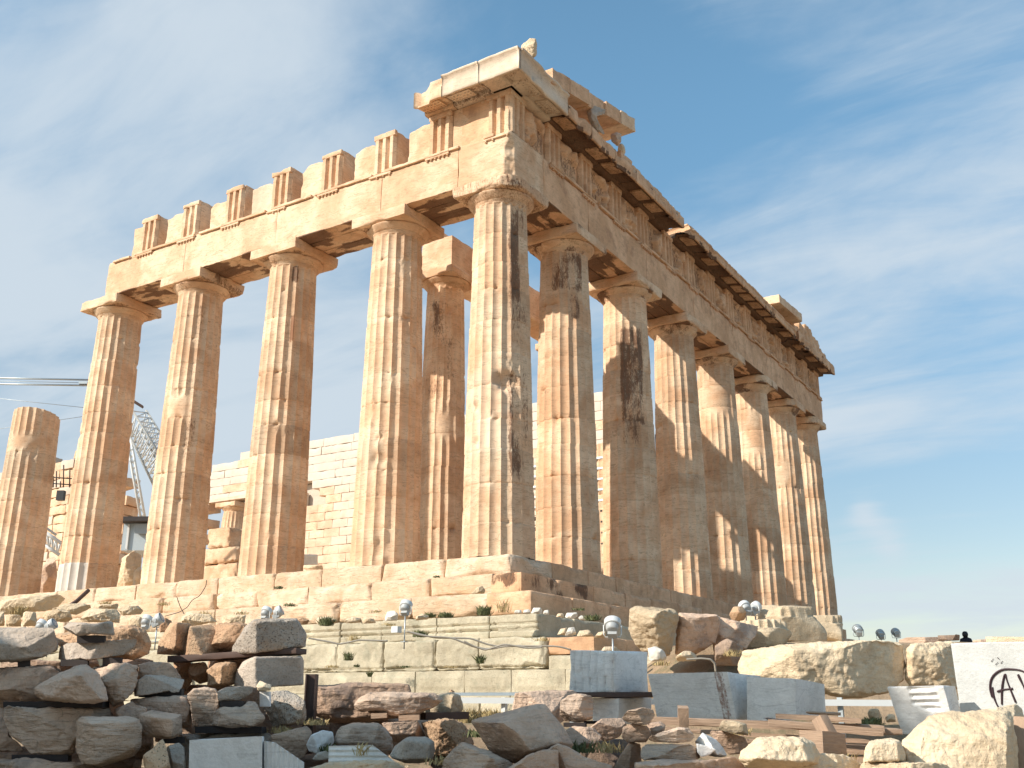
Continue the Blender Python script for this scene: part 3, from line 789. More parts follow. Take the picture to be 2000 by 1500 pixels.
def skin_blob(pts, name, mat, parent, vox=.05, seed=0, amp=.02):
    """a worn sculpture: overlapping spheres merged into one surface"""
    Vs = []; Fs = []; n = 0
    for (p, r) in pts:
        bm = bmesh.new(); bmesh.ops.create_icosphere(bm, subdivisions=2, radius=1)
        rv = np.array(r if hasattr(r, '__len__') else (r, r, r)); Vs += [tuple(np.array(v.co)*rv+np.array(p)) for v in bm.verts]
        Fs += [[v.index+n for v in f.verts] for f in bm.faces]; n += len(bm.verts); bm.free()
    V, Nn, q, t = remesh(Vs, Fs, vox)
    V = V+Nn*(amp*fbm(V*5, seed, 3))[:, None]
    return mesh_obj(name, V, [q, t] if len(t) else [q], mat, parent)


# gable figures: two worn horse heads and a reclining body
skin_blob([((.9, 3.2, 13.75), (.25, .4, .25)), ((.9, 3.6, 13.9), (.22, .25, .3)), ((1.0, 2.7, 13.65), (.2, .4, .16))], 'reclining_figure', MT['east'], TEMPLE, seed=6)
# steps
def step_run(name, side, lo_s, hi_s, out, z0, z1, seed, mat, wear=.05, depth=1.0, ends=None, stain_s=None, back=None):
    mb = MB(); s = lo_s; r = random.Random(seed)
    while s < hi_s-.05:
        b = min(s+r.uniform(1.7, 2.3), hi_s)
        if hi_s-b < .6: b = hi_s
        V, Q = wear_box((s+.004, out-depth, z0+.003), (b-.004, out+r.uniform(-.012, .012), z1-r.uniform(0, .008)), .06, wear, .01, seed*13+int(s*5), wf=1.8)
        st = np.zeros(len(V))
        if stain_s: st = stain_s(V)
        put(mb, side, V, Q, tone=r.uniform(-.08, .04), stain=st); s = b
    return mb.build(name, mat, TEMPLE)


step_run('stylobate', 'f', -1.02, 24.5, 1.02, -.55, 0, 11, MT['steps'], .10, 2.0)
step_run('stylobate', 'e', 1.0, 29.9, 1.02, -.55, 0, 12, MT['east'], .05, 2.0)
step_run('step', 'f', -.95, 25.5, 1.70, -1.07, -.55, 13, MT['steps'], .11, 1.0)
step_run('step', 'e', -1.70, 30.6, 1.72, -1.07, -.56, 14, MT['east'], .07, 1.1, stain_s=lambda V: np.where(V[:, 0] < 1.6, np.clip(.40-.12*(V[:, 0] > -.2)+.8*fbm(V*1.6, 5, 3), .08, .6), .08))
step_run('step', 'f', -1.35, 26, 2.38, -1.59, -1.07, 15, MT['steps'], .13, 1.2)
step_run('step', 'e', -2.42, 31.2, 2.42, -1.60, -1.08, 16, MT['east'], .07, 1.2)
mb = MB(); V, Q = wear_box((-24.2, 1.0, -.58), (-.98, 28.9, -.004), 1.5, .0, .0, 3); mb.add(V, Q); mb.build('platform_floor', MT['steps'], TEMPLE)


def found(name, side, s0, s1, out, z0, z1, seed, mat, groove=(), wear=.05, depth=1.0, pan=False, amp=.012, stain=0.0):
    mb = MB(); s = s0; r = random.Random(seed)
    while s < s1-.05:
        b = min(s+r.uniform(1.15, 1.65), s1)
        if s1-b < .5: b = s1
        o = out+r.uniform(-.02, .02)
        V, Q = wear_box((s+.006, out-depth, z0+.003), (b-.006, o, z1-.004), .028 if groove else .045, wear, amp, seed*17+int(s*5), wf=1.9)
        if pan:
            f = np.abs(V[:, 1]-o) < .05; ed = np.minimum(np.minimum(V[:, 0]-s, b-V[:, 0]), np.minimum(V[:, 2]-z0, z1-V[:, 2]))
            V[:, 1] -= f*(ed < .11)*.022
        for (gz, gd) in groove:
            f = np.abs(V[:, 1]-o) < .08; V[:, 1] -= f*gd*(np.abs(V[:, 2]-gz) < .02)
        put(mb, side, V, Q, tone=r.uniform(-.12, .05), stain=stain); s = b
    return mb.build(name, mat, TEMPLE)


P_ = MT['poros']
found('foundation_course', 'f', -3.05, 20, 3.18, -2.15, -1.66, 21, P_, ((-1.85, .07), (-1.98, .07)), .03)
found('foundation_course', 'e', -3.18, 31, 3.05, -2.15, -1.66, 22, P_, (), .05, stain=.12)
found('foundation_course', 'f', -3.35, 20, 3.42, -2.80, -2.155, 23, P_, ((-2.74, .05),), .09, amp=.03)
found('foundation_course', 'e', -3.3, 31, 4.4, -2.52, -2.16, 24, MT['east'], (), .06, depth=3, stain=.1)
found('foundation_course', 'f', -5.2, 20, 3.52, -3.28, -2.805, 25, P_, (), .02, depth=3, pan=True)
found('foundation_course', 'f', -5.6, 20, 3.60, -3.45, -3.285, 26, P_, (), .03, depth=3)
found('foundation_course', 'f', -6.0, 20, 3.72, -4.1, -3.455, 27, P_, (), .03, depth=3)
found('foundation_course', 'e', -3.4, 31, 6.4, -4.1, -2.53, 28, P_, (), .08, depth=3)

# ------------------------------------------------------------------ rebuilt inner wall
def cella_wall():
    mb = MB(); r = random.Random(5); y = 24.0
    z = .7; row = 0
    while z < 12.2:
        h = .52 if row else 1.15
        if z+h > 11.9: h = 12.25-z
        x = -39.6+(.6 if row % 2 else 0)
        if z > 11.6: x = -35.8
        if 11.0 < z < 11.6: x = -38.4
        while x < -7.5:
            b = min(x+(2.44 if z > 9.0 else 1.22), -7.5)
            xc = (x+b)/2
            hole = (-38.9 < xc < -33.5 and z < 9.1)
            win = (-31.2 < xc < -28.3 and 7.9 < z < 9.4)
            rag = (-33.5 < xc < -31.5 and z < 9.1) and r.random() < .25
            if not (hole or win or rag):
                pale = (.72 if z > 9.0 else (.5 if xc > -27 and z > 5 else .2)) if r.random() < .85 else .1
                V, Q = wear_box((x+.002, y+r.uniform(-.01, .01), z+.001), (b-.002, y+1.1, z+h-.001), .2, .04, .004, int(x*3+z*11)); mb.add(V, Q, pale=pale, tone=r.uniform(-.05, .05))
            x = b
        z += h; row += 1
    mb.build('inner_wall', MT['marble'], TEMPLE)['label'] = 'rebuilt inner wall of white and cream blocks'
    # lintel over the opening, set back window with its post
    mb = MB(); V, Q = wear_box((-39.6, 23.95, 9.12), (-33.4, 25.1, 9.35), .4, .04, .01, 7); mb.add(V, Q, pale=.4)
    V, Q = wear_box((-31.6, 24.6, 7.7), (-28.0, 25.0, 9.6), .4, .02, .01, 8); mb.add(V, Q, pale=.6, tone=-.3)
    V, Q = wear_box((-30.4, 24.1, 7.95), (-29.9, 24.5, 9.0), .4, .02, .01, 9); mb.add(V, Q, pale=.8)
    mb.build('wall_lintel', MT['marble'], TEMPLE)
    V, Q, T, A = shaft(-36.4, 24.5, 7.2, 8.35, .78, .72, 91, drums=2, sub=4, rows=.2)
    c = mesh_obj('column', V, [Q, T], MT['marble'], TEMPLE, A, origin=np.array([-36.4, 24.5, 7.2])); c['label'] = 'short fluted column piece under the lintel of the inner wall'
    mb = capital(0, 0, 1.75, 93, .9); cc = mb.build('capital', MT['marble']); cc.parent = c
    for j, (x0, x1, z0, z1) in enumerate(((-37.3, -35.3, 5.9, 7.19), (-37.9, -34.6, 4.9, 5.88), (-38.3, -34.4, 3.1, 4.85), (-38.2, -34.3, 1.2, 3.05), (-37.5, -34.8, .7, 1.15))):
        mb = MB(); V, Q = wear_box((x0, 23.2, z0), (x1, 24.9, z1), .12, .22, .05, 60+j); mb.add(V, Q, tone=-.1, rust=.12); mb.build('masonry_pier_block', MT['marble'], TEMPLE)
    # far stretch of ruined walling at the left
    mb = MB(); rr = random.Random(9)
    for (x0, x1, z0, top) in ((-64, -46.5, .5, 12.8), (-46.3, -43, .5, 10.5)):
        z = z0
        while z < top:
            x = x0+rr.uniform(0, .5)
            while x < x1:
                if z < top-1.2 or rr.random() < .6:
                    V, Q = wear_box((x+.01, 20.0+rr.uniform(-.1, .1), z), (x+1.45, 21.2, z+.62), .3, .08, .02, int(x*7+z*5)); mb.add(V, Q, tone=rr.uniform(-.15, .05), pale=.5 if rr.random() < .2 else 0)
                x += 1.46
            z += .63
    mb.build('ruined_wall', MT['marble'], TEMPLE)['label'] = 'ruined stretch of walling seen behind the left columns'


cella_wall()
# ------------------------------------------------------------------ loose stones
GB, GR, GL, GF, GS, GC = ('boulders and blocks stacked in the left pile', 'stones lying at the right side of the yard', 'light marble blocks waiting in the yard', 'broken stones across the foreground',
                          'small stones along the foot of the temple', 'fallen blocks beside the temple corner')


def stone(pts, d, th, kind, label, group, ridge=None, tilt=0.0, rough=1.0, name='stone', front=.28, seed=None, vox=3.4, inset=.8, lean=0.0, tone=0.0, chop=None):
    if group == GF and chop is None and ridge is None: chop = 4
    if group == GB: inset = max(inset, .9); chop = 3 if chop is None and ridge is None else chop
    pts = np.array(pts, float); c = pts.mean(0); seed = seed if seed is not None else int(pts[0, 0]*7+pts[0, 1]*3) % 9973
    r = random.Random(seed); k = d/FPX; n = len(pts)
    x, y = pts[:, 0], pts[:, 1]; area = abs(np.dot(x, np.roll(y, -1))-np.dot(y, np.roll(x, -1)))/2
    S = math.sqrt(area)*k; hh = (y.max()-y.min())*k
    if th is None: th = S*.8
    if (x.max()-x.min())*(y.max()-y.min()) > 0 and area < 0: pts = pts[::-1]
    dep = lambda p, o: d+o+tilt*(p[0]-c[0])*k+lean*(p[1]-c[1])*k
    V = []
    if ridge is None:
        for p in pts: V.append(at(p[0], p[1], dep(p, 0)))
        fi = [inset*r.uniform(.82, 1.1) for _ in pts]; fi = [min(f, .93) for f in fi]
        for p, f in zip(pts, fi):
            q = c+(p-c)*f; V.append(at(q[0], q[1], dep(q, -front*min(S, hh*1.3)*r.uniform(.6, 1.1))))
        for p in pts: q = c+(p-c)*.98; V.append(at(q[0], q[1], dep(q, th*.6)))
        for p in pts: q = c+(p-c)*.82; V.append(at(q[0], q[1], dep(q, th)))
        V.append(at(c[0], c[1], dep(c, -front*min(S, hh*1.3)*1.05))); V.append(at(c[0], c[1], dep(c, th)))
        F = []
        for i in range(n):
            j = (i+1) % n
            F += [[i, j, n+j, n+i], [n+i, n+j, 4*n], [j, i, 2*n+i, 2*n+j], [2*n+j, 2*n+i, 3*n+i, 3*n+j], [3*n+j, 3*n+i, 4*n+1]]
    else:
        for p in pts: V.append(at(p[0], p[1], dep(p, 0)))
        for (u, v, o) in ridge: V.append(at(u, v, d-o))
        for p in pts: q = c+(p-c)*.86; V.append(at(q[0], q[1], dep(q, th)))
        bm = bmesh.new(); [bm.verts.new(v) for v in V]; res = bmesh.ops.convex_hull(bm, input=bm.verts)
        bmesh.ops.delete(bm, geom=[e for e in res['geom_interior'] if isinstance(e, bmesh.types.BMVert)], context='VERTS')
        bm.verts.ensure_lookup_table(); bm.verts.index_update(); V = [tuple(v.co) for v in bm.verts]; F = [[v.index for v in f.verts] for f in bm.faces]; bm.free()
    V = np.array(V); vx = max(vox*k*.8, S/60)
    V, Nn, q, t = remesh(V, F, vx)
    for _ in range(chop if chop is not None else (0 if ridge is not None else (3 if inset > .87 else r.randint(6, 9)))):        # broken flat faces
        nn = CR*r.gauss(0, .75)+CU*r.gauss(.1, .6)-CF*r.uniform(.35, 1.3); nn /= np.linalg.norm(nn); pr = V @ nn; lim = np.quantile(pr, r.uniform(.88, .965))
        V = V-np.clip(pr-lim, 0, None)[:, None]*nn*.96
    o = np.array([V[:, 0].mean(), V[:, 1].mean(), V[:, 2].min()])
    P = (V-o)/S
    disp = (.022 if ridge is None else .035)*fbm(P*2.0, seed, 3)+.022*fbm(P*6.5, seed+3, 3)
    rd = 1-np.abs(fbm(P*3.1, seed+7, 3))*2; disp -= .05*np.clip(rd-.6, 0, 1)       # cracks and ledges
    disp -= .05*np.clip(fbm(P*1.6+3, seed+12, 2)-.25, 0, 1)*1.5
    if kind in ('band', 'rock'): disp += (.02 if kind == 'band' else .008)*fbm(P*np.array([1.2, 1.2, 13]), seed+5, 2)
    if kind in ('orange', 'pit', 'lit'): disp += .022*fbm(P*13, seed+6, 3)
    V = V+Nn*(disp*S*rough)[:, None]
    st = np.clip(fbm(P*1.3+9, seed+2, 2), 0, 1)*.15
    ob = mesh_obj(name, V, [q, t] if len(t) else [q], MT[kind], None, {'tone': np.full(len(V), tone+(.0 if group == GB and kind in ('rock', 'band', 'grey') else -.1 if group == GF else 0)+r.uniform(-.08, .08)), 'stain': st, 'rust': np.clip(fbm(P*1.5, seed+4, 2)+.05, 0, 1)*.25}, True, o)
    return tag(ob, label, 'stone', group)


def block3(left, mid, right, kind, label, group, name='marble_block', wear=.008, amp=.002, cat='block', extra=None, attr=None, res=.06):
    """a squared block from its three visible vertical edges: each (u_top, v_top, u_bottom, v_bottom, distance)"""
    E = [(at(e[0], e[1], e[4]), at(e[2], e[3], e[4])) for e in (left, mid, right)]
    (At, Ab), (Bt, Bb), (Ct, Cb) = E; Dt, Db = At+Ct-Bt, Ab+Cb-Bb
    la, lb, lc = np.linalg.norm(At-Bt), np.linalg.norm(Ct-Bt), np.linalg.norm(Bt-Bb)
    V, Q = wear_box((0, 0, 0), (la, lb, lc), res, wear, amp, int(mid[0]), wf=4)
    if extra: V = extra(V, la, lb, lc)
    a, b, c = V[:, :1]/la, V[:, 1:2]/lb, V[:, 2:3]/lc
    top = Bt+(At-Bt)*a+(Ct-Bt)*b; bot = Bb+(Ab-Bb)*a+(Cb-Bb)*b
    at_ = attr(V, la, lb, lc) if attr else {}
    V = bot+(top-bot)*c
    o = np.array([V[:, 0].mean(), V[:, 1].mean(), V[:, 2].min()])
    at_ = {k_: v_ for k_, v_ in at_.items()}
    return tag(mesh_obj(name, V, Q, MT[kind], None, at_, True, o), label, cat, group)


def spacer(u0, v0, u1, v1, d, label, kind='darkwood', th=.25, name='timber_spacer', tilt=0.0, group='dark timber spacers under the stones'):
    return block3((u0, v0, u0, v1, d), ((u0*.06+u1*.94), v0, (u0*.06+u1*.94), v1, d-.04), (u1, v0, u1, v1, d+th), kind, label, group, name, .004, .002, 'spacer', res=.1)


ST = [
 # left pile, upper row
 ([(-60, 1228), (0, 1225), (105, 1226), (113, 1255), (112, 1270), (85, 1284), (40, 1292), (-60, 1296)], 9.0, .8, 'grey', 'big grey squared block at the left edge, top of the pile', GB, dict(inset=.9)),
 ([(122, 1226), (135, 1215), (188, 1218), (215, 1213), (222, 1216), (223, 1241), (182, 1238), (150, 1243), (137, 1236)], 8.8, .4, 'grey', 'flat grey slab on top of two dark spacers, highest in the left pile', GB, {}),
 ([(112, 1288), (115, 1264), (130, 1257), (160, 1254), (240, 1250), (268, 1250), (262, 1264), (240, 1280), (205, 1284), (175, 1290), (150, 1286), (125, 1289)], 8.9, .5, 'grey', 'long thin grey slab with a chipped underside below the topmost slab', GB, dict(inset=.9)),
 ([(105, 1240), (130, 1236), (222, 1226), (262, 1222), (285, 1232), (295, 1256), (292, 1276), (262, 1287), (190, 1286), (113, 1282)], 9.7, .8, 'orange', 'rough orange-brown stone behind the long thin slab', GB, {}),
 ([(-50, 1312), (10, 1304), (60, 1300), (100, 1299), (122, 1312), (125, 1340), (110, 1368), (60, 1371), (-50, 1366)], 9.0, .8, 'rock', 'brown boulder with a sloping top at the left edge, second row', GB, {}),
 ([(65, 1345), (80, 1333), (98, 1330), (120, 1312), (150, 1298), (170, 1296), (190, 1312), (205, 1345), (212, 1368), (190, 1374), (150, 1372), (80, 1366), (68, 1356)], 8.3, .6, 'rock', 'pointed grey-brown boulder in front in the second row', GB, dict(ridge=[(158, 1318, .28), (155, 1370, .22), (100, 1362, .2), (120, 1325, .2), (198, 1366, .15)])),
 ([(180, 1302), (245, 1293), (267, 1300), (270, 1330), (262, 1350), (240, 1372), (222, 1380), (212, 1370), (203, 1340), (188, 1312)], 8.7, .6, 'band', 'craggy stone with deep hollows right of the pointed boulder', GB, dict(rough=1.6)),
 ([(-60, 1384), (2, 1382), (10, 1386), (8, 1400), (20, 1440), (46, 1466), (-60, 1472)], 8.9, .8, 'rock', 'dark stone cut off by the left edge, third row', GB, {}),
 ([(10, 1380), (215, 1382), (226, 1404), (180, 1420), (150, 1450), (143, 1470), (120, 1476), (62, 1472), (45, 1455), (20, 1435), (8, 1400)], 8.5, .8, 'band', 'wide brown boulder with a flat top and rounded belly', GB, dict(front=.2)),
 ([(147, 1408), (160, 1398), (255, 1400), (272, 1405), (277, 1420), (275, 1460), (262, 1478), (200, 1495), (158, 1493), (148, 1470)], 8.0, .6, 'band', 'squared block with a sharp vertical edge, lowest in the left pile', GB, dict(ridge=[(178, 1414, .32), (186, 1494, .28), (262, 1410, .1), (262, 1462, .12), (200, 1408, .25)], rough=.5)),
 ([(-60, 1480), (60, 1482), (140, 1490), (215, 1500), (220, 1560), (-60, 1560)], 8.4, .8, 'rock', 'long low stone along the bottom left corner', GB, {}),
 ([(222, 1386), (258, 1369), (264, 1376), (288, 1383), (285, 1396), (262, 1410), (232, 1404)], 8.6, .4, 'rock', 'small sloping slab wedged beside the wide boulder', GB, {}),
 ([(272, 1395), (295, 1387), (312, 1391), (355, 1396), (356, 1430), (345, 1440), (330, 1445), (310, 1442), (278, 1437), (270, 1412)], 8.3, .5, 'rock', 'cracked block with a pale top right of the sharp-edged block', GB, dict(ridge=[(300, 1400, .2), (338, 1404, .22), (336, 1440, .2), (300, 1436, .1)])),
 ([(279, 1476), (300, 1460), (318, 1442), (328, 1470), (340, 1540), (285, 1540)], 7.7, .3, 'orange', 'tilted ochre slab standing at the bottom', GB, dict(tone=.1, rough=.5)),
 ([(325, 1458), (350, 1450), (360, 1460), (363, 1500), (360, 1540), (330, 1540)], 8.0, .4, 'grey', 'small rounded stone between the ochre slab and the grey panel', GB, {}),
 ([(255, 1366), (310, 1360), (366, 1358), (376, 1380), (374, 1420), (300, 1422), (258, 1410)], 9.0, .6, 'rock', 'shadowed brown block behind the cracked block', GB, {}),
 ([(366, 1356), (378, 1345), (400, 1341), (420, 1345), (430, 1360), (428, 1385), (426, 1420), (378, 1420), (374, 1390)], 8.6, .5, 'band', 'rounded boulder split by a horizontal crack', GB, {}),
 ([(425, 1351), (440, 1343), (470, 1340), (494, 1342), (493, 1353), (470, 1367), (440, 1369), (426, 1369)], 8.4, .45, 'grey', 'thin pale slab resting on a dark spacer, middle of the left pile', GB, dict(rough=1.5)),
 ([(412, 1416), (416, 1392), (430, 1381), (475, 1380), (484, 1368), (500, 1370), (508, 1390), (519, 1402), (512, 1412), (490, 1420), (450, 1422)], 8.3, .5, 'band', 'lumpy boulder under the thin pale slab', GB, {}),
 ([(528, 1352), (545, 1349), (560, 1349), (580, 1357), (595, 1370), (598, 1405), (592, 1412), (570, 1416), (535, 1421), (520, 1390), (512, 1378)], 8.8, .6, 'pit', 'grey limestone lump full of small pits', GB, dict(rough=1.2)),
 ([(500, 1340), (508, 1329), (520, 1335), (531, 1338), (528, 1349), (504, 1350)], 8.5, .15, 'lit', 'little cream stone perched on the small white block', GB, {}),
 ([(270, 1298), (292, 1292), (330, 1294), (345, 1308), (355, 1326), (300, 1328), (270, 1324)], 9.3, .6, 'rock', 'sunlit brown stone right of the craggy stone, upper of two', GB, {}),
 ([(262, 1345), (270, 1328), (285, 1318), (320, 1320), (361, 1328), (354, 1345), (300, 1356), (262, 1360)], 9.0, .6, 'grey', 'pale flat-topped stone, lower of the two beside the craggy stone', GB, {}),
 # right end of the left pile: two rows of broken architectural blocks
 ([(306, 1278), (310, 1252), (333, 1216), (374, 1217), (380, 1250), (380, 1280)], 10.5, .9, 'orange', 'sloping orange block end, first of four in the sunlit upper row', GB, dict(ridge=[(346, 1216, .25), (342, 1262, .3), (340, 1280, .2)], rough=.5)),
 ([(357, 1283), (360, 1262), (371, 1222), (410, 1221), (435, 1230), (436, 1280)], 10.4, .9, 'orange', 'wedge-shaped orange block, second of four in the sunlit upper row', GB, dict(ridge=[(371, 1224, .2), (394, 1282, .3), (364, 1283, .2)], rough=.5)),
 ([(401, 1245), (412, 1226), (430, 1218), (470, 1216), (484, 1220), (476, 1270), (440, 1278), (417, 1278), (405, 1262)], 10.2, .8, 'orange', 'lumpy rough stone, third of four in the sunlit upper row', GB, dict(rough=1.6)),
 ([(453, 1276), (455, 1262), (468, 1250), (480, 1222), (497, 1210), (540, 1207), (580, 1207), (590, 1222), (600, 1240), (598, 1264), (580, 1270), (500, 1276)], 10.1, .9, 'pit', 'big pitted grey block with an orange side, last of the upper row', GB, dict(ridge=[(499, 1214, .3), (500, 1275, .3), (578, 1212, .12), (585, 1262, .12)], rough=.5)),
 ([(338, 1290), (372, 1288), (376, 1330), (362, 1352), (345, 1345)], 10.6, .7, 'orange', 'dark orange stone in shadow under the upper row', GB, {}),
 ([(367, 1310), (373, 1296), (400, 1293), (408, 1310), (405, 1332), (390, 1335), (372, 1324)], 10.3, .6, 'orange', 'knobbly cream stone, left of two in the sunlit lower row', GB, dict(rough=1.6)),
 ([(404, 1308), (420, 1296), (445, 1292), (462, 1292), (463, 1335), (430, 1345), (405, 1340)], 10.1, .6, 'orange', 'oval rough-faced stone, right of two in the sunlit lower row', GB, dict(ridge=[(410, 1304, .2), (434, 1300, .3), (432, 1335, .3), (412, 1340, .2)], rough=1.2)),
 ([(457, 1342), (461, 1312), (474, 1292), (497, 1282), (540, 1281), (590, 1280), (594, 1290), (593, 1338), (500, 1344)], 10.0, .9, 'grey', 'squared grey block with a rough orange left side, end of the lower row', GB, dict(ridge=[(498, 1283, .3), (500, 1344, .3), (588, 1282, .1), (590, 1338, .1)], rough=.35)),
 ([(225, 1290), (262, 1284), (300, 1290), (300, 1340), (225, 1350)], 10.6, .8, 'rock', 'added shade-coloured stone filling the back between the craggy and the brown stones', GB, dict(tone=-.25)),  # backing stones added from here; tone darkens them to the shade of the gaps
 ([(0, 1290), (60, 1288), (120, 1292), (190, 1288), (200, 1312), (0, 1320)], 10.4, .8, 'rock', 'added shade-coloured stone in the slot between the first and second left rows', GB, dict(tone=-.3)),
 ([(-40, 1360), (100, 1362), (240, 1366), (250, 1400), (-40, 1400)], 10.2, .8, 'rock', 'added shade-coloured stone in the slot above the wide brown boulder', GB, dict(tone=-.35)),
 ([(200, 1400), (300, 1405), (300, 1480), (200, 1490)], 9.9, .8, 'rock', 'added shade-coloured stone at the back of the gap beside the sharp-edged block', GB, dict(tone=-.3)),
 ([(-40, 1455), (160, 1462), (280, 1480), (280, 1560), (-40, 1560)], 10.0, .9, 'rock', 'added shade-coloured stone behind the lowest left bearer', GB, dict(tone=-.35)),
 ([(330, 1335), (430, 1340), (520, 1345), (520, 1400), (340, 1410)], 11.0, .9, 'rock', 'added shade-coloured stone behind the boulder split by a crack', GB, dict(tone=-.2)),
 ([(300, 1405), (420, 1400), (530, 1395), (610, 1400), (612, 1440), (500, 1450), (300, 1450)], 10.6, .9, 'rock', 'long added shade-coloured stone behind the lumpy boulder and the pitted lump', GB, dict(tone=-.3)),
 ([(400, 1282), (500, 1278), (560, 1282), (560, 1300), (400, 1310)], 11.2, .6, 'orange', 'added orange stone darkened as slot shade under the rust-brown beam', GB, dict(tone=-.2)),
 ([(600, 1400), (700, 1402), (830, 1398), (850, 1425), (840, 1470), (620, 1475)], 10.8, .9, 'rock', 'added low shade-coloured stone filling the back behind the striped stone', GF, dict(tone=-.3)),
 ([(545, 1480), (640, 1470), (660, 1560), (540, 1560)], 9.0, .7, 'rock', 'added shade-coloured stone low between the ribbed and the bluish marble', GF, dict(tone=-.3)),
 ([(840, 1470), (900, 1462), (1000, 1470), (1010, 1560), (840, 1560)], 9.2, .7, 'rock', 'added shade-coloured stone in the gap behind the triangular stone', GF, dict(tone=-.3)),
 ([(1110, 1455), (1170, 1445), (1240, 1440), (1250, 1560), (1110, 1560)], 9.2, .7, 'rock', 'added shade-coloured stone in the hollow left of the small piles', GF, dict(tone=-.4)),
 # ground-level stones left of centre
 ([(350, 1433), (400, 1430), (525, 1430), (540, 1445), (540, 1540), (350, 1540)], 8.7, .6, 'grey', 'low wide stone behind the grey marble panel', GF, {}),
 ([(528, 1436), (570, 1425), (600, 1418), (609, 1428), (608, 1455), (592, 1480), (560, 1492), (535, 1475)], 8.3, .6, 'rock', 'mottled brown boulder under the pitted lump', GF, {}),
 ([(598, 1455), (608, 1435), (630, 1426), (650, 1430), (653, 1450), (640, 1462), (625, 1473), (603, 1468)], 8.1, .35, 'white', 'whitish rounded stone right of the dark post', GF, dict(tone=-.15)),
 ([(609, 1483), (620, 1470), (645, 1464), (645, 1482), (616, 1486)], 7.9, .25, 'grey', 'small grey stone below the whitish rounded stone', GF, {}),
 ([(612, 1338), (680, 1334), (760, 1335), (798, 1338), (802, 1352), (795, 1400), (700, 1412), (650, 1410), (612, 1395)], 9.9, .9, 'rock', 'wide dark boulder right of the brown steel post', GF, dict(inset=.88, chop=1, tone=-.1)),
 ([(690, 1378), (700, 1365), (720, 1355), (770, 1351), (850, 1354), (866, 1366), (855, 1378), (815, 1396), (770, 1398), (735, 1389), (700, 1388)], 9.1, .7, 'band', 'lens-shaped slab with sharp ends on wooden spacers', GF, dict(inset=.75, chop=1, tone=.1)),
 ([(828, 1397), (840, 1370), (845, 1355), (880, 1352), (900, 1358), (906, 1385), (895, 1397)], 10.0, .6, 'lit', 'pale stone with a sunlit face behind the lens-shaped slab', GF, dict(ridge=[(885, 1358, .3), (880, 1396, .3)], tone=-.1)),
 ([(648, 1456), (652, 1440), (665, 1420), (685, 1412), (740, 1411), (755, 1425), (765, 1440), (768, 1462), (755, 1482), (735, 1480), (715, 1458)], 8.4, .6, 'band', 'striped stone with layered face under the lens-shaped slab', GF, dict(ridge=[(690, 1420, .2), (740, 1418, .25), (660, 1452, .2), (730, 1450, .3)])),
 ([(745, 1412), (815, 1407), (830, 1435), (834, 1446), (800, 1452), (770, 1448), (755, 1430)], 8.9, .5, 'rock', 'sloping stone right of the striped stone', GF, {}),
 ([(822, 1412), (870, 1404), (903, 1410), (918, 1430), (926, 1452), (905, 1470), (880, 1477), (850, 1475), (838, 1450)], 8.8, .7, 'orange', 'round orange-brown boulder with a bubbly surface', GF, dict(rough=1.3)),
 ([(761, 1475), (770, 1457), (800, 1438), (830, 1438), (848, 1448), (850, 1466), (845, 1486), (820, 1491), (790, 1490), (765, 1481)], 7.8, .45, 'grey', 'speckled blue-grey boulder in front of the round orange one', GF, dict(ridge=[(788, 1446, .15), (787, 1484, .18), (840, 1452, .1), (838, 1482, .12)], rough=.6)),
 ([(585, 1505), (640, 1491), (720, 1485), (765, 1486), (792, 1500), (800, 1560), (580, 1560)], 7.0, .7, 'lit', 'pale rounded stone top at the bottom edge, partly sunlit', GF, {}),
 ([(920, 1408), (935, 1404), (980, 1390), (1050, 1373), (1066, 1375), (1090, 1410), (1105, 1425), (1121, 1455), (1110, 1466), (1040, 1472), (1005, 1492), (990, 1486), (955, 1466), (935, 1432)], 7.7, .8, 'rock',
  'largest central boulder, tilted, with an orange underside', GF, dict(ridge=[(938, 1412, .12), (982, 1412, .38), (1036, 1466, .40), (1095, 1450, .22), (1010, 1430, .4)], rough=.6)),
 ([(866, 1482), (885, 1470), (903, 1450), (950, 1464), (1002, 1490), (1010, 1560), (850, 1560)], 7.2, .6, 'band', 'triangular dark stone leaning in front of the central boulder', GF, dict(ridge=[(908, 1456, .15), (915, 1540, .3), (960, 1480, .25)], rough=.7)),
 ([(985, 1505), (1030, 1476), (1060, 1465), (1090, 1466), (1093, 1505), (1085, 1560), (980, 1560)], 6.9, .6, 'rock', 'smooth rounded stone at the bottom centre', GF, {}),
 ([(1062, 1467), (1090, 1453), (1110, 1460), (1140, 1480), (1195, 1494), (1215, 1560), (1088, 1560)], 7.15, .6, 'rock', 'pinkish sloping stone right of the smooth rounded one', GF, dict(tone=.06)),
 ([(1100, 1428), (1120, 1418), (1158, 1421), (1176, 1438), (1165, 1455), (1125, 1466)], 8.2, .5, 'rock', 'rounded red-brown stone right of the central boulder', GF, dict(tone=-.1)),
 ([(1150, 1422), (1175, 1404), (1215, 1402), (1225, 1414), (1210, 1440), (1180, 1448), (1168, 1440)], 8.6, .5, 'rock', 'dark jagged stone with a small square hole, left of the stone piles', GF, {}),
 ([(998, 1395), (1006, 1353), (1060, 1349), (1120, 1347), (1127, 1352), (1120, 1400), (1092, 1412), (1040, 1402)], 9.6, .8, 'rock', 'broad flat-topped block behind the central boulder', GF, dict(inset=.9)),
 ([(1093, 1400), (1095, 1370), (1110, 1358), (1130, 1354), (1154, 1359), (1160, 1375), (1158, 1404), (1140, 1411), (1105, 1411)], 8.8, .5, 'band', 'upright ribbed stone on dark spacers beside the flat-topped block', GF, {}),
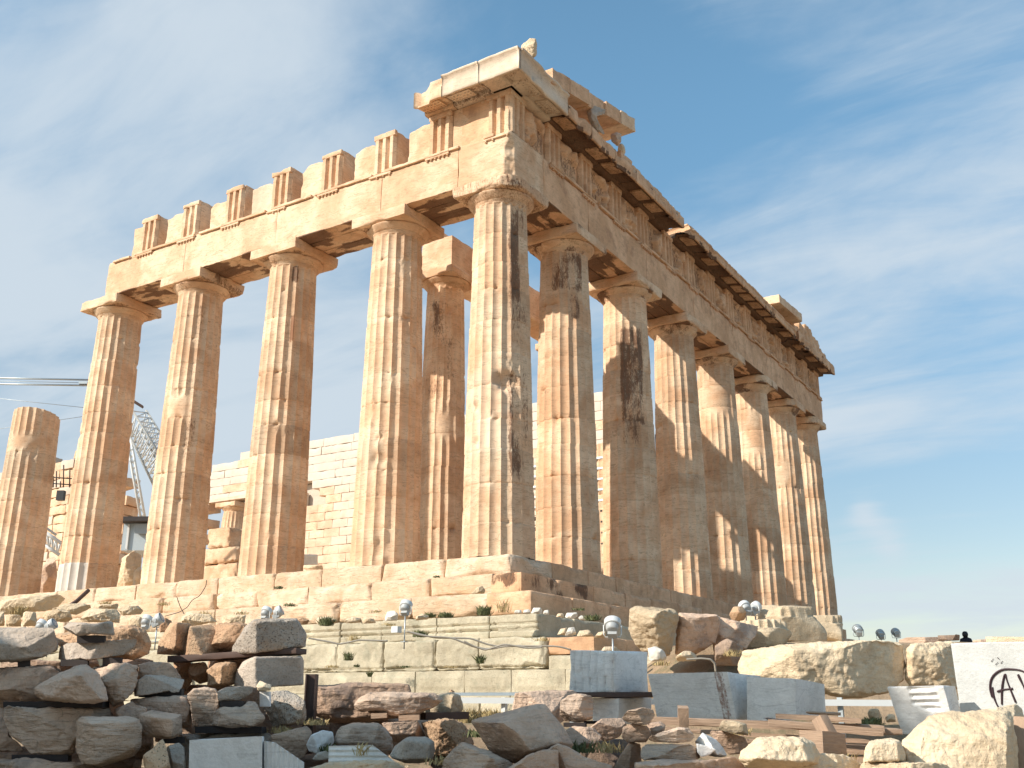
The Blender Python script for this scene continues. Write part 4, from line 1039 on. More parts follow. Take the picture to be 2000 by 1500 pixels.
 ([(1215, 1402), (1225, 1388), (1255, 1381), (1275, 1386), (1280, 1396), (1268, 1415), (1245, 1416), (1218, 1408)], 7.7, .35, 'band', 'striped oval stone on top of the left small pile', GF, dict(tone=.05)),
 ([(1214, 1440), (1216, 1420), (1235, 1414), (1265, 1418), (1272, 1433), (1262, 1450), (1225, 1450)], 7.8, .35, 'rock', 'brown stone under the striped oval one', GF, {}),
 ([(1262, 1414), (1290, 1408), (1300, 1416), (1297, 1432), (1268, 1440)], 8.1, .3, 'rock', 'grey-brown stone half hidden behind the left small pile', GF, {}),
 ([(1262, 1445), (1285, 1432), (1325, 1420), (1345, 1422), (1358, 1440), (1348, 1448), (1325, 1451), (1280, 1449)], 7.6, .4, 'band', 'wedge-shaped light stone on top of the long low stone', GF, dict(tone=.12)),
 ([(1251, 1480), (1252, 1463), (1262, 1453), (1350, 1454), (1365, 1463), (1369, 1480), (1357, 1487), (1260, 1484)], 7.5, .4, 'band', 'long low stone with rounded ends, middle of the right-hand piles', GF, dict(inset=.88)),
 ([(1357, 1448), (1372, 1431), (1400, 1445), (1414, 1462), (1421, 1477), (1405, 1479), (1385, 1476), (1362, 1460)], 7.7, .3, 'white', 'broken chunk of fresh white marble beside the long low stone', GF, dict(ridge=[(1378, 1436, .1), (1402, 1474, .16)])),
 ([(1385, 1430), (1410, 1427), (1455, 1440), (1462, 1455), (1455, 1472), (1425, 1474), (1400, 1452)], 8.3, .5, 'rock', 'flat grey block with a square socket under the small orange stone', GF, dict(tone=.1, rough=.6)),
 ([(1402, 1426), (1410, 1408), (1435, 1407), (1458, 1414), (1462, 1436), (1435, 1433)], 8.0, .35, 'lit', 'small orange-cream stone on top of the flat grey block', GF, dict(tone=-.12)),
 ([(1195, 1510), (1215, 1470), (1230, 1450), (1250, 1454), (1254, 1500), (1250, 1560), (1190, 1560)], 7.9, .5, 'rock', 'brown leaning stone below the left small pile', GF, {}),
 ([(1240, 1490), (1300, 1484), (1380, 1486), (1435, 1478), (1455, 1492), (1460, 1560), (1238, 1560)], 7.1, .7, 'rock', 'long stone along the bottom edge under the small piles', GF, {}),
 # right foreground, in the sun
 ([(1443, 1485), (1448, 1468), (1480, 1440), (1510, 1438), (1570, 1440), (1592, 1452), (1602, 1475), (1598, 1492), (1560, 1500), (1500, 1503), (1455, 1498)], 7.0, .6, 'lit', 'sunlit cream boulder at the bottom, left of the timber ends', GR, dict(ridge=[(1490, 1446, .1), (1565, 1446, .12), (1475, 1482, .25), (1580, 1488, .2)])),
 ([(1590, 1482), (1605, 1472), (1650, 1475), (1685, 1492), (1700, 1560), (1470, 1560), (1500, 1500)], 7.1, .6, 'lit', 'low sunlit stone behind the cream boulder at the bottom edge', GR, {}),
 ([(1687, 1478), (1690, 1460), (1700, 1447), (1740, 1441), (1758, 1446), (1769, 1470), (1769, 1487), (1685, 1491)], 7.1, .4, 'lit', 'squat sunlit boulder leaning on the huge right boulder', GR, dict(ridge=[(1705, 1452, .1), (1752, 1450, .1), (1755, 1487, .15), (1695, 1488, .15)])),
 ([(1680, 1492), (1765, 1489), (1850, 1492), (1870, 1505), (1880, 1560), (1680, 1560)], 6.9, .5, 'lit', 'flat sunlit ledge of stone along the bottom right edge', GR, {}),
 ([(1762, 1446), (1795, 1432), (1812, 1398), (1850, 1391), (1920, 1389), (1970, 1388), (1978, 1400), (1986, 1440), (1985, 1500), (1990, 1560), (1760, 1560), (1755, 1500)], 7.5, .9, 'lit',
  'huge sunlit cream boulder in the bottom right corner', GR, dict(ridge=[(1820, 1402, .05), (1962, 1394, .08), (1968, 1440, .3), (1800, 1440, .2), (1970, 1540, .42), (1790, 1540, .38)], rough=.7, vox=2.6)),
 ([(1895, 1395), (1920, 1385), (1985, 1376), (1996, 1384), (2004, 1420), (1998, 1432), (1975, 1440)], 8.3, .6, 'lit', 'sunlit boulder end showing behind the huge right boulder', GR, {}),
 # middle distance, right
 ([(1438, 1300), (1448, 1272), (1500, 1264), (1600, 1256), (1740, 1251), (1764, 1258), (1769, 1290), (1766, 1330), (1745, 1350), (1690, 1362), (1650, 1364), (1600, 1352), (1500, 1335), (1443, 1320)], 12.8, 1.6, 'lit',
  'very large rough-faced cream boulder right of the marble blocks', GR, dict(inset=.88, front=.2, vox=2.6, rough=.8)),
 ([(1770, 1268), (1780, 1257), (1862, 1254), (1880, 1262), (1885, 1340), (1855, 1347), (1778, 1341), (1768, 1325)], 13.0, 1.2, 'lit', 'rough cream boulder between the very large one and the white slab', GR, dict(inset=.9, front=.2)),
 ([(1228, 1232), (1228, 1192), (1240, 1184), (1275, 1186), (1312, 1189), (1326, 1200), (1318, 1235), (1308, 1280), (1270, 1285), (1242, 1262)], 16.0, 1.2, 'lit', 'upright broken block, left of three beside the temple steps', GC, dict(tone=-.2, ridge=[(1275, 1205, .4), (1295, 1192, .35), (1290, 1270, .2)], rough=1.3)),
 ([(1325, 1196), (1360, 1198), (1402, 1201), (1407, 1214), (1398, 1255), (1350, 1284), (1318, 1278)], 16.4, .9, 'rock', 'dark-stained flat block, middle of three beside the temple steps', GC, dict(inset=.9, tone=.15)),
 ([(1400, 1203), (1440, 1214), (1482, 1222), (1478, 1240), (1445, 1282), (1395, 1290), (1392, 1250)], 16.6, 1.0, 'rock', 'sloping shadowed block, right of three beside the temple steps', GC, dict(tone=.15)),
 ([(1424, 1200), (1432, 1185), (1450, 1184), (1458, 1195), (1455, 1212), (1430, 1214)], 18.5, .6, 'orange', 'brown block stub under the pair of floodlights at right', GC, dict(rough=.5)),
 ([(1264, 1266), (1280, 1262), (1296, 1270), (1306, 1290), (1268, 1292)], 15.0, .4, 'newm', 'white broken marble lump on the foundation beside the striped block', GC, {}),
 ([(1319, 1284), (1335, 1271), (1350, 1272), (1362, 1280), (1360, 1291), (1322, 1292)], 15.2, .35, 'lit', 'small faceted cream stone on the foundation', GC, {}),
 ([(1694, 1392), (1700, 1384), (1715, 1384), (1724, 1400), (1718, 1412), (1700, 1412)], 10.4, .25, 'lit', 'small round pale stone under the white rail', GR, dict(tone=-.15)),
 ([(1728, 1402), (1737, 1394), (1748, 1396), (1750, 1410), (1732, 1411)], 10.6, .2, 'lit', 'tiny pale stone half hidden by the chiselled block', GR, dict(tone=-.15)),
 ([(1396, 1262), (1420, 1246), (1452, 1262), (1455, 1300), (1396, 1300)], 15.6, .8, 'rock', 'added shade-coloured stone filling the gap under the sloping block', GC, dict(tone=-.3)),  # added filler, its tone carries the shade of the gap
 # on the horizon
 ([(1755, 1250), (1770, 1245), (1830, 1244), (1850, 1249), (1855, 1258), (1755, 1258)], 24, 1.2, 'rock', 'flat grey stone lying on the skyline beyond the boulders', 'stones on the skyline', dict(rough=.5, vox=2)),
 ([(1831, 1241), (1875, 1240), (1874, 1251), (1833, 1252)], 23, 1.0, 'rock', 'dark stone slab on the skyline left of the distant person', 'stones on the skyline', dict(rough=.5, tone=-.5, vox=2)),
 ([(1900, 1250), (1935, 1248), (1936, 1257), (1899, 1258)], 22, 1.0, 'rock', 'low stone on the skyline right of the distant person', 'stones on the skyline', dict(rough=.5, vox=2)),
]
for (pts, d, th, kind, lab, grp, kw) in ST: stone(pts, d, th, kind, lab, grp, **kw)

# what is left of the sculpture on the roof, parts of the temple
for (pts, d, th, kind, nm, lab) in (([(1016, 108), (1019, 88), (1030, 80), (1034, 75), (1046, 76), (1049, 84), (1048, 108), (1040, 114)], 28.4, .35, 'lit', 'corner_finial', 'broken finial stump on the roof corner'),
                                    ([(1143, 206), (1152, 203), (1184, 214), (1180, 222), (1164, 222), (1168, 238), (1182, 262), (1160, 256), (1150, 236)], 31.6, .35, 'grey', 'horse_head', 'worn horse head under the raking cornice'),
                                    ([(1192, 262), (1204, 257), (1214, 262), (1213, 278), (1206, 286), (1194, 276)], 32.8, .4, 'rock', 'horse_head', 'small broken horse head at the open end of the gable'),
                                    ([(1208, 280), (1218, 279), (1222, 296), (1218, 306), (1206, 298)], 33.4, .4, 'lit', 'gable_backing_block', 'rounded stone lump at the open end of the gable')):
    o = stone(pts, d, th, kind, lab, None, name=nm, vox=1.3, front=.3, rough=1.3)
    for k_ in ('category', 'kind'): del o[k_]
    o.parent = TEMPLE
# small rubble along the foot of the temple
RUB = [
 ([(-10, 1196), (8, 1194), (9, 1222), (-10, 1224)], 17.6, 'lit', 'sunlit cream stone cut by the left edge above the grey block'),
 ([(12, 1203), (18, 1200), (40, 1201), (42, 1224), (12, 1224)], 17.5, 'lit', 'small squared cream stone, first left of the dry grass'),
 ([(44, 1198), (50, 1194), (70, 1196), (74, 1222), (44, 1224)], 17.4, 'lit', 'squared cream stone beside the left floodlights'),
 ([(79, 1206), (88, 1196), (112, 1190), (136, 1193), (142, 1210), (130, 1215), (95, 1214)], 17.0, 'lit', 'brown-sided rubble stone right of the dry grass'),
 ([(150, 1212), (165, 1200), (180, 1189), (228, 1190), (236, 1200), (233, 1216), (160, 1215)], 16.8, 'lit', 'long orange-faced rubble stone above the topmost slab'),
 ([(228, 1190), (240, 1183), (270, 1182), (280, 1192), (276, 1200), (240, 1202)], 17.6, 'lit', 'flat rubble stone right of the long orange-faced one'),
 ([(100, 1190), (130, 1180), (165, 1178), (180, 1188), (150, 1200), (110, 1196)], 18.2, 'lit', 'cream rubble stone beneath the black pipe'),
 ([(180, 1188), (200, 1180), (232, 1180), (230, 1190)], 18.4, 'lit', 'thin flat rubble stone behind the long orange-faced one'),
 ([(250, 1208), (262, 1202), (278, 1206), (275, 1226), (252, 1226)], 16.8, 'lit', 'small rubble stone left of the middle pair of floodlights'),
 ([(310, 1212), (322, 1206), (335, 1212), (340, 1232), (312, 1236)], 16.6, 'orange', 'angular rubble stone right of the middle pair of floodlights'),
 ([(355, 1205), (375, 1198), (410, 1200), (425, 1214), (380, 1222), (352, 1222)], 17.4, 'lit', 'low cream stone behind the upper sunlit row'),
 ([(432, 1204), (450, 1200), (480, 1202), (478, 1218), (434, 1218)], 17.2, 'lit', 'fluted cream fragment behind the rough stones'),
 ([(578, 1208), (590, 1206), (605, 1212), (600, 1220), (580, 1218)], 17.6, 'orange', 'small brown stone at the end of the pitted block'),
 ([(614, 1212), (622, 1206), (640, 1205), (660, 1210), (655, 1218), (620, 1219)], 18.3, 'lit', 'rounded pinkish stone right of the green weed'),
 ([(668, 1212), (690, 1205), (705, 1207), (708, 1216), (675, 1218)], 18.3, 'lit', 'flat pale stone in the middle of the ledge'),
 ([(704, 1213), (716, 1206), (730, 1208), (735, 1217), (706, 1218)], 18.3, 'lit', 'triangular pale stone left of the white lump'),
 ([(751, 1208), (756, 1195), (770, 1192), (778, 1200), (776, 1212), (752, 1213)], 18.3, 'newm', 'whitish lump beside the front floodlight'),
 ([(812, 1204), (825, 1198), (838, 1203), (836, 1210), (812, 1212)], 18.4, 'lit', 'low stone right of the front floodlight'),
 ([(920, 1160), (932, 1147), (941, 1144), (948, 1152), (946, 1160)], 20.6, 'lit', 'pointed stone standing on the lowest step'),
 ([(1003, 1198), (1006, 1192), (1018, 1191), (1020, 1199)], 19.0, 'newm', 'tiny white stone on the ledge, left end of the row'),
 ([(1021, 1199), (1023, 1191), (1034, 1190), (1037, 1199)], 19.0, 'newm', 'tiny white stone, second from the left end of the row'),
 ([(1036, 1198), (1042, 1187), (1056, 1187), (1060, 1192), (1058, 1199)], 18.8, 'newm', 'largest white stone of the row at the corner ledge'),
 ([(1060, 1199), (1063, 1192), (1071, 1191), (1073, 1201)], 19.0, 'newm', 'tiny white stone right of the largest one'),
 ([(1085, 1205), (1090, 1198), (1100, 1198), (1103, 1206)], 19.4, 'lit', 'small cream stone between the white ones'),
 ([(1103, 1206), (1107, 1197), (1127, 1196), (1129, 1205), (1118, 1209)], 19.2, 'newm', 'white stone near the right end of the row'),
 ([(1128, 1208), (1135, 1202), (1144, 1204), (1146, 1211), (1134, 1211)], 19.4, 'newm', 'tiny white stone at the right end of the row'),
 ([(1088, 1240), (1095, 1228), (1108, 1226), (1116, 1240)], 18.2, 'lit', 'grey-pink stone, left of the heap under the corner ledge'),
 ([(1103, 1242), (1110, 1226), (1122, 1225), (1127, 1241)], 18.0, 'newm', 'pointed white stone in the heap under the corner ledge'),
 ([(1126, 1243), (1132, 1232), (1150, 1230), (1162, 1244)], 17.9, 'lit', 'flat stone in the heap under the corner ledge'),
 ([(1160, 1246), (1168, 1235), (1182, 1232), (1184, 1246)], 17.6, 'lit', 'rounded stone left of the big floodlight'),
 ([(1172, 1272), (1180, 1263), (1200, 1262), (1212, 1270), (1210, 1278)], 15.6, 'lit', 'low stone at the foot of the big floodlight'),
 ([(875, 1357), (880, 1346), (888, 1350), (888, 1357)], 16.5, 'orange', 'tiny brown stone on the bottom foundation course'),
]
for (pts, d, kind, lab) in RUB: stone(pts, d, None, kind, lab, GS, vox=1.6, front=.3, name='rubble_stone', rough=1.2, tone=-.05)
# rubble at the ruined left end of the platform
LE = [
 ([(-20, 1180), (30, 1168), (90, 1160), (130, 1168), (110, 1190), (40, 1200), (-20, 1200)], 27.0, 'lit', 'broad sloping rubble block at the foot of the broken column'),
 ([(68, 1165), (78, 1120), (92, 1090), (108, 1085), (112, 1130), (108, 1162)], 40, 'rock', 'weathered upright block behind the broken column'),
 ([(228, 1150), (238, 1090), (262, 1075), (276, 1085), (275, 1150)], 40, 'lit', 'heap of cream blocks seen left of the fourth column'),
 ([(258, 1150), (262, 1115), (275, 1105), (282, 1150)], 38, 'lit', 'pale crumbled block at the foot of the fourth column'),
 ([(590, 1112), (592, 1104), (630, 1104), (632, 1113)], 40, 'lit', 'low flat plinth stone between the third and second columns'),
]
for (pts, d, kind, lab) in LE: stone(pts, d, None, kind, lab, 'rubble on the temple platform', vox=2.6, name='rubble_stone')
block3((593, 1083, 592, 1103, 38), (619, 1083, 619, 1103, 37.8), (621, 1083, 621, 1103, 38.6), 'newm', 'small squared pedestal block standing on the plinth stone', 'rubble on the temple platform', 'marble_block', .05, .01)

# ------------------------------------------------------------------ squared marble blocks


def groove_a(n, dep, lo=.0, hi=1.0):
    def f(V, la, lb, lc):
        k = (V[:, 1] < .02); V[:, 1] += k*dep*(np.sin(V[:, 0]/la*n*2*math.pi+.5*fbm(V*2, 9, 2)) > .88)+k*.02*fbm(V*4, 3, 3); return V
    return f


block3((1113, 1270, 1113, 1352, 11.9), (1200, 1271, 1200, 1353, 11.5), (1265, 1273, 1266, 1352, 12.2), 'white', 'striped white marble cube with tool grooves, sitting on dark bearers', GL, extra=groove_a(6, .012), wear=.02, res=.018,
       attr=lambda V, la, lb, lc: {'rust': np.where((V[:, 1] < .03) & (np.sin(V[:, 0]/la*6*2*math.pi) > .8), .3, 0)})
block3((1155, 1363, 1157, 1410, 11.7), (1208, 1364, 1208, 1415, 11.5), (1273, 1362, 1273, 1412, 12.2), 'white', 'lower marble block directly beneath the striped cube', GL)
block3((1264, 1316, 1284, 1406, 11.2), (1420, 1312, 1440, 1407, 10.7), (1486, 1320, 1474, 1404, 11.6), 'white', 'long tapering marble block with a rust stain down its edge', GL,
       attr=lambda V, la, lb, lc: {'rust': np.where((V[:, 1] < .03) & (V[:, 0] < .17) & (V[:, 0] > .04), .38, 0)}, res=.03)
block3((1458, 1322, 1459, 1410, 10.7), (1554, 1325, 1555, 1406, 10.3), (1611, 1336, 1614, 1402, 11.2), 'white', 'veined square marble block right of the tapering block', GL)


def chisel(V, la, lb, lc):
    k = (V[:, 1] < .03) & (V[:, 0]/la > .14) & (V[:, 0]/la < .62) & (V[:, 2]/lc > .42+.5*(V[:, 0]/la-.2)*1.0)
    V[:, 1] += k*(.018+.016*np.sin(V[:, 2]*95+2*fbm(V*5, 2, 2))); V[:, 1] += (V[:, 1] < .05)*.012*fbm(V*3, 8, 3); return V


block3((1732, 1341, 1762, 1434, 9.9), (1843, 1339, 1868, 1440, 9.6), (1866, 1340, 1884, 1430, 10.1), 'white', 'pale marble block with a chiselled ribbed patch, left of the graffiti slab', GL, extra=chisel, wear=.015, res=.014)
block3((507, 1350, 507, 1380, 8.55), (526, 1350, 527, 1380, 8.5), (530, 1350, 530, 1380, 8.75), 'white', 'small white squared block with a drilled hole in the left pile', GL, name='marble_block')


def ribs(V, la, lb, lc):
    k = (V[:, 1] < .02); V[:, 1] += k*.012*(np.sin(V[:, 0]*150)); return V


block3((370, 1445, 366, 1560, 7.6), (512, 1438, 512, 1560, 7.4), (516, 1438, 516, 1560, 7.9), 'white', 'smooth pale grey marble panel at the bottom left', GL)
V4 = [at(513, 1447, 7.45), at(537, 1450, 7.4), at(594, 1490, 7.3), at(594, 1560, 7.3), at(513, 1560, 7.45)]
V4 += [v+np.array(CF)*.35 for v in V4]


def prism_block(pts, d, th, kind, label, group, ribn=0, ang=0.0, tilt=0.0):
    """flat-faced block with an irregular outline and an optionally ribbed front"""
    pts = np.array(pts, float); u0, u1, v0, v1 = pts[:, 0].min(), pts[:, 0].max(), pts[:, 1].min(), pts[:, 1].max(); k = d/FPX
    V = [at(p[0], p[1], d+tilt*(p[0]-u0)*k) for p in pts]+[at(p[0], p[1], d+tilt*(p[0]-u0)*k+th) for p in pts]; n = len(pts)
    F = [list(range(n))[::-1], list(range(n, 2*n))]+[[i, (i+1) % n, n+(i+1) % n, n+i] for i in range(n)]
    V, Nn, q, t = remesh(V, F, 1.7*k)
    if ribn:
        fr = (Nn @ CF) < -.7; w = (V @ CR)*math.cos(ang)+(V @ CU)*math.sin(ang); V = V-np.outer(fr*.006*(1+np.sin(w*ribn)), -CF)*1.0
    o = V.mean(0); o[2] = V[:, 2].min()
    return tag(mesh_obj('marble_block', V, [q, t] if len(t) else [q], MT[kind], None, None, True, o), label, 'block', group)


prism_block([(516, 1447), (537, 1450), (594, 1489), (594, 1560), (516, 1560)], 7.45, .35, 'white', 'ribbed slanting marble piece right of the smooth grey panel', GL, 170, 0)
prism_block([(642, 1457), (728, 1455), (772, 1488), (772, 1560), (640, 1560)], 7.6, .35, 'white', 'bluish ribbed marble piece with a slanting right side', GL, 150, math.pi/2)
prism_block([(1360, 1452), (1378, 1456), (1398, 1464), (1387, 1474), (1370, 1479), (1362, 1470)], 7.5, .15, 'white', 'flat white marble flake in front of the broken chunk', GL)

# the white slab with the painted sign
SLD = 10.3
prism_block([(1857, 1257), (1900, 1255), (2060, 1252), (2060, 1400), (1877, 1400), (1872, 1360), (1866, 1320)], SLD, .6, 'slab', 'large white slab with a black painted A in a circle', GL, tilt=-.55)
slab = bpy.context.scene.objects[-1] if False else [o for o in COL.objects if o.get('label', '').startswith('large white slab')][0]


def sprayed(strokes, r=.0105):
    mb = MB()
    for st in strokes:
        st = np.array(st, float); tt = np.linspace(0, len(st)-1, len(st)*8); i = np.minimum(tt.astype(int), len(st)-2); f = (tt-i)[:, None]
        p0, p1 = st[np.maximum(i-1, 0)], st[i]; p2, p3 = st[i+1], st[np.minimum(i+2, len(st)-1)]
        P = .5*((2*p1)+(-p0+p2)*f+(2*p0-5*p1+4*p2-p3)*f*f+(-p0+3*p1-3*p2+p3)*f**3)
        W_ = np.array([at(u, v, SLD-.55*(u-1857)*SLD/FPX-.012) for u, v in P]); V, Q, T = tube(W_, r*(1+.25*np.sin(np.linspace(0, 7, len(W_)))), 8)
        c = np.repeat(W_, 8, 0); V[:len(c)] = c+(V[:len(c)]-c)-np.outer(((V[:len(c)]-c) @ CF)*.5, CF); mb.add(V, Q, T)
    return mb


sp = sprayed([[(1938, 1362), (1934, 1345), (1936, 1328), (1944, 1316), (1958, 1308), (1975, 1307), (1995, 1310), (2014, 1322), (2024, 1342), (2022, 1365), (2010, 1382)],
              [(1938, 1342), (1941, 1360), (1948, 1378), (1955, 1386)],
              [(1957, 1376), (1957, 1352), (1959, 1332), (1963, 1317), (1967, 1330), (1974, 1348), (1984, 1372)],
              [(1948, 1351), (1960, 1347), (1978, 1345)], [(1988, 1317), (1996, 1334), (2004, 1352)]])
sp2 = sprayed([[(1936, 1292), (1940, 1287)], [(1948, 1284), (1952, 1288)], [(1944, 1298), (1949, 1294)], [(1955, 1296), (1958, 1291)]], .0035)
g = sp2.build('faint_scribble', MT['graf'], None); g.parent = slab; g.matrix_parent_inverse = Matrix.Translation(-Vector(slab.location))
g = sp.build('painted_sign', MT['graf'], None); g.parent = slab; g.matrix_parent_inverse = Matrix.Translation(-Vector(slab.location))

# ------------------------------------------------------------------ fallen capitals, upside down
for (u, v, d, k, lab, tl) in ((1524, 1226, 19.5, .86, 'larger fallen capital lying upside down beside the last columns', .07), (1486, 1252, 18.0, .66, 'smaller fallen capital in front of the larger one', -.05), (1596, 1234, 24.0, .8, 'third fallen capital half hidden behind the larger one', .05)):
    c = at(u, v, d); prof = [(.5, -.30), (.97, -.29), (1.0, -.26), (1.0, -.10), (.985, -.06), (.94, .02), (.88, .10), (.82, .17), (.785, .22), (.79, .235), (.765, .245), (.76, .26), (.735, .27), (.73, .30), (.73, .40), (.725, .47), (.70, .49)]
    V, Q, T = lathe([(a*k, b*k) for a, b in prof], 160)
    th = np.arctan2(V[:, 1], V[:, 0]); r = np.hypot(V[:, 0], V[:, 1]); fl = (V[:, 2] > .262*k); s = 1-fl*.085*(1-(2*((th/(2*math.pi)*20) % 1-.5))**2)
    n = fbm(V*2+u, int(u), 3); n2 = fbm(V*5+u, int(u)+3, 3); s -= np.clip(n-.42, 0, 1)*.35*(r > .3)+np.clip(n2-.25, 0, 1)*.06; V[:, 0] *= s; V[:, 1] *= s; V[:, 2] -= np.clip(n2, 0, 1)*.10*(V[:, 2] > .4*k)
    rq = random.Random(int(u))
    for _ in range(6):
        nn = np.array([rq.gauss(0, 1), rq.gauss(0, 1)-.6, rq.gauss(.2, .5)]); nn /= np.linalg.norm(nn); pr = V @ nn; lim = np.quantile(pr, rq.uniform(.86, .95)); V = V-np.clip(pr-lim, 0, None)[:, None]*nn*.9
    V = V+.02*vec_noise(V*4, int(u)+9, 3)
    Vs, Qs = wear_box((-1.02*k, -1.02*k, -.56*k), (1.02*k, 1.02*k, -.295*k), .07, .16, .02, int(u), wf=2); Vs = Vs @ rotz(.5+u).T
    Q = np.concatenate([Q, Qs+len(V)]); V = np.concatenate([V, Vs])
    V = V @ rotx(tl).T @ roty(tl).T+c
    tag(mesh_obj('fallen_capital', V, [Q, T], MT['lit'], None, {'tone': np.full(len(V), -.12), 'rust': np.full(len(V), .1)}, True, c), lab, 'stone', 'fallen column capitals')

# ------------------------------------------------------------------ timber, spacers, rails, posts
for (a, lab) in (((150, 1241, 208, 1256, 8.85), 'dark spacer between the two top slabs'), ((118, 1288, 175, 1301, 8.9), 'dark spacer under the long thin slab, left one'), ((200, 1284, 240, 1300, 8.9), 'dark spacer under the long thin slab, right one'),
                 ((34, 1290, 60, 1303, 9.0), 'spacer under the big grey squared block'), ((6, 1370, 214, 1382, 8.6), 'long dark bearer under the second row at left'), ((22, 1474, 140, 1488, 8.5), 'dark bearer under the wide brown boulder'),
                 ((270, 1345, 360, 1362, 9.1), 'dark bearer under the pale flat-topped stone'), ((428, 1369, 480, 1381, 8.4), 'dark spacer under the thin pale slab'), ((380, 1419, 520, 1432, 8.5), 'long dark bearer under the lumpy boulder'),
                 ((320, 1438, 362, 1452, 8.3), 'dark spacer under the cracked block'), ((1100, 1411, 1146, 1420, 8.7), 'dark board under the upright ribbed stone'), ((1140, 1408, 1185, 1414, 8.9), 'second dark board behind the upright ribbed stone')):
    spacer(*a, lab)
for (a, lab) in (((352, 1282, 590, 1276, 10.2), 'x'),): pass


def beam(u0, v0, d0, u1, v1, d1, w, h, kind, name, label, cat, group=None):
    V, Q = bar(at(u0, v0, d0), at(u1, v1, d1), w, h); c = at((u0+u1)/2, (v0+v1)/2, (d0+d1)/2)
    m = MB(); V2, Q2, _ = boxgrid((0, 0, 0), (1, 1, 1), 1)
    L_ = np.linalg.norm(at(u1, v1, d1)-at(u0, v0, d0)); Vb, Qb = wear_box((0, 0, 0), (L_, w, h), .05, .012, .003, int(u0+v0), wf=5)
    a = at(u0, v0, d0); b = at(u1, v1, d1); t = (b-a)/L_; x = np.cross(t, [0, 0, 1.]); x /= np.linalg.norm(x); y = np.cross(x, t)
    W_ = a+Vb[:, :1]*t-(Vb[:, 1:2]-w/2)*x+(Vb[:, 2:3]-h/2)*y
    R = Matrix(((t[0], -x[0], y[0]), (t[1], -x[1], y[1]), (t[2], -x[2], y[2])))
    o = mesh_obj(name, Vb-np.array([0, w/2, h/2]), Qb, MT[kind]); o.matrix_world = Matrix.Translation(Vector(a)) @ R.to_4x4()
    return tag(o, label, cat, group)


GT = 'old timbers piled in the right foreground'
TW = 'timber'
beam(340, 1288, 10.3, 590, 1272, 10.0, .25, .065, 'brown', 'bearer_beam', 'rust-brown beam carrying the sunlit upper row', 'beam')
beam(820, 1399, 9.6, 905, 1397, 9.9, .2, .07, 'brown', 'bearer_beam', 'rust-brown beam under the pale stone behind the lens slab', 'beam')
beam(1110, 1357, 11.7, 1278, 1357, 11.8, .5, .06, 'brown', 'bearer_beam', 'dark brown bearer between the two stacked marble blocks', 'beam')
beam(726, 1398, 9.1, 758, 1397, 9.1, .12, .05, 'wood', 'wooden_wedge', 'short wooden wedge under the left of the lens-shaped slab', 'wedge')
beam(780, 1402, 9.1, 820, 1401, 9.1, .12, .05, 'wood', 'wooden_wedge', 'second wooden wedge under the lens-shaped slab', 'wedge')
beam(1270, 1407, 9.4, 1728, 1424, 9.0, .10, .07, 'wood', TW, 'long top beam of the timber pile', 'timber', GT)
beam(1500, 1412, 8.9, 1726, 1431, 8.7, .09, .065, 'wood', TW, 'front beam of the pile ending in a square cut', 'timber', GT)
beam(1560, 1421, 9.2, 1763, 1430, 9.05, .09, .06, 'wood', TW, 'pale beam end sticking out furthest right', 'timber', GT)
beam(1300, 1424, 9.3, 1700, 1449, 8.95, .07, .04, 'wood', TW, 'second beam down in the timber pile', 'timber', GT)
beam(1420, 1446, 9.1, 1700, 1460, 8.9, .07, .04, 'wood', TW, 'third beam down in the timber pile', 'timber', GT)
beam(1600, 1464, 8.9, 1700, 1470, 8.8, .1, .05, 'wood', TW, 'fourth beam down in the timber pile', 'timber', GT)
beam(1600, 1478, 8.9, 1695, 1484, 8.8, .1, .05, 'wood', TW, 'lowest beam of the timber pile', 'timber', GT)
beam(1335, 1420, 9.1, 1334, 1380, 9.1, .10, .10, 'wood', TW, 'short upright timber post in front of the tapering marble block', 'timber', GT)
beam(1515, 1398, 9.2, 1682, 1408, 9.0, .12, .045, 'wood', TW, 'plank lying on top of the pile near the marble block', 'timber', GT)
beam(1490, 1402, 9.0, 1560, 1411, 8.9, .1, .02, 'darkwood', TW, 'thin dark board on top of the pile', 'timber', GT)
beam(1572, 1391, 9.6, 1642, 1395, 9.5, .1, .03, 'wood', TW, 'thin light batten behind the plank', 'timber', GT)
beam(1600, 1401, 8.5, 1636, 1470, 8.3, .11, .11, 'wood', TW, 'slanting timber leaning across the pile', 'timber', GT)
beam(1585, 1452, 8.0, 1632, 1456, 8.3, .20, .20, 'wood', TW, 'thick square timber end in front of the slanting timber', 'timber', GT)
beam(1993, 1400, 7.9, 2006, 1560, 7.6, .09, .09, 'wood', TW, 'upright weathered timber at the right edge', 'timber', GT)
beam(1930, 1250, 12.0, 2060, 1252, 11.6, .3, .07, 'lit', 'stone_slab', 'flat yellowish slab lying across the top of the white slab', 'slab')
# brown steel post with flanges
p0, p1 = at(604, 1412, 9.4), at(604, 1316, 9.4); mb = MB()
for (a, w, dd) in ((-.045, .012, .12), (.045, .012, .12), (0, .09, .012)):
    V, Q, _ = boxgrid((-w/2, -dd/2, 0), (w/2, dd/2, p1[2]-p0[2]+.5), 9); V = V+np.array([a, 0, -.5]); V = V @ rotz(math.atan2(CR[1], CR[0])).T+p0; mb.add(V, Q)
tag(mb.build('steel_post', MT['brown'], None, origin=p0-np.array([0, 0, .5])), 'dark brown steel post with flanges at the end of the left pile', 'post')
# white rail behind the stones, with posts and a perforated angle above it
ra = empty('barrier_rail', at(1350, 1370, 13.2)); tag(ra, 'long white horizontal rail running behind the stones', 'rail')


def child(mb, name, mat, parent):
    o = mb.build(name, mat, None); o.parent = parent; o.matrix_parent_inverse = Matrix.Translation(-Vector(parent.location)); return o


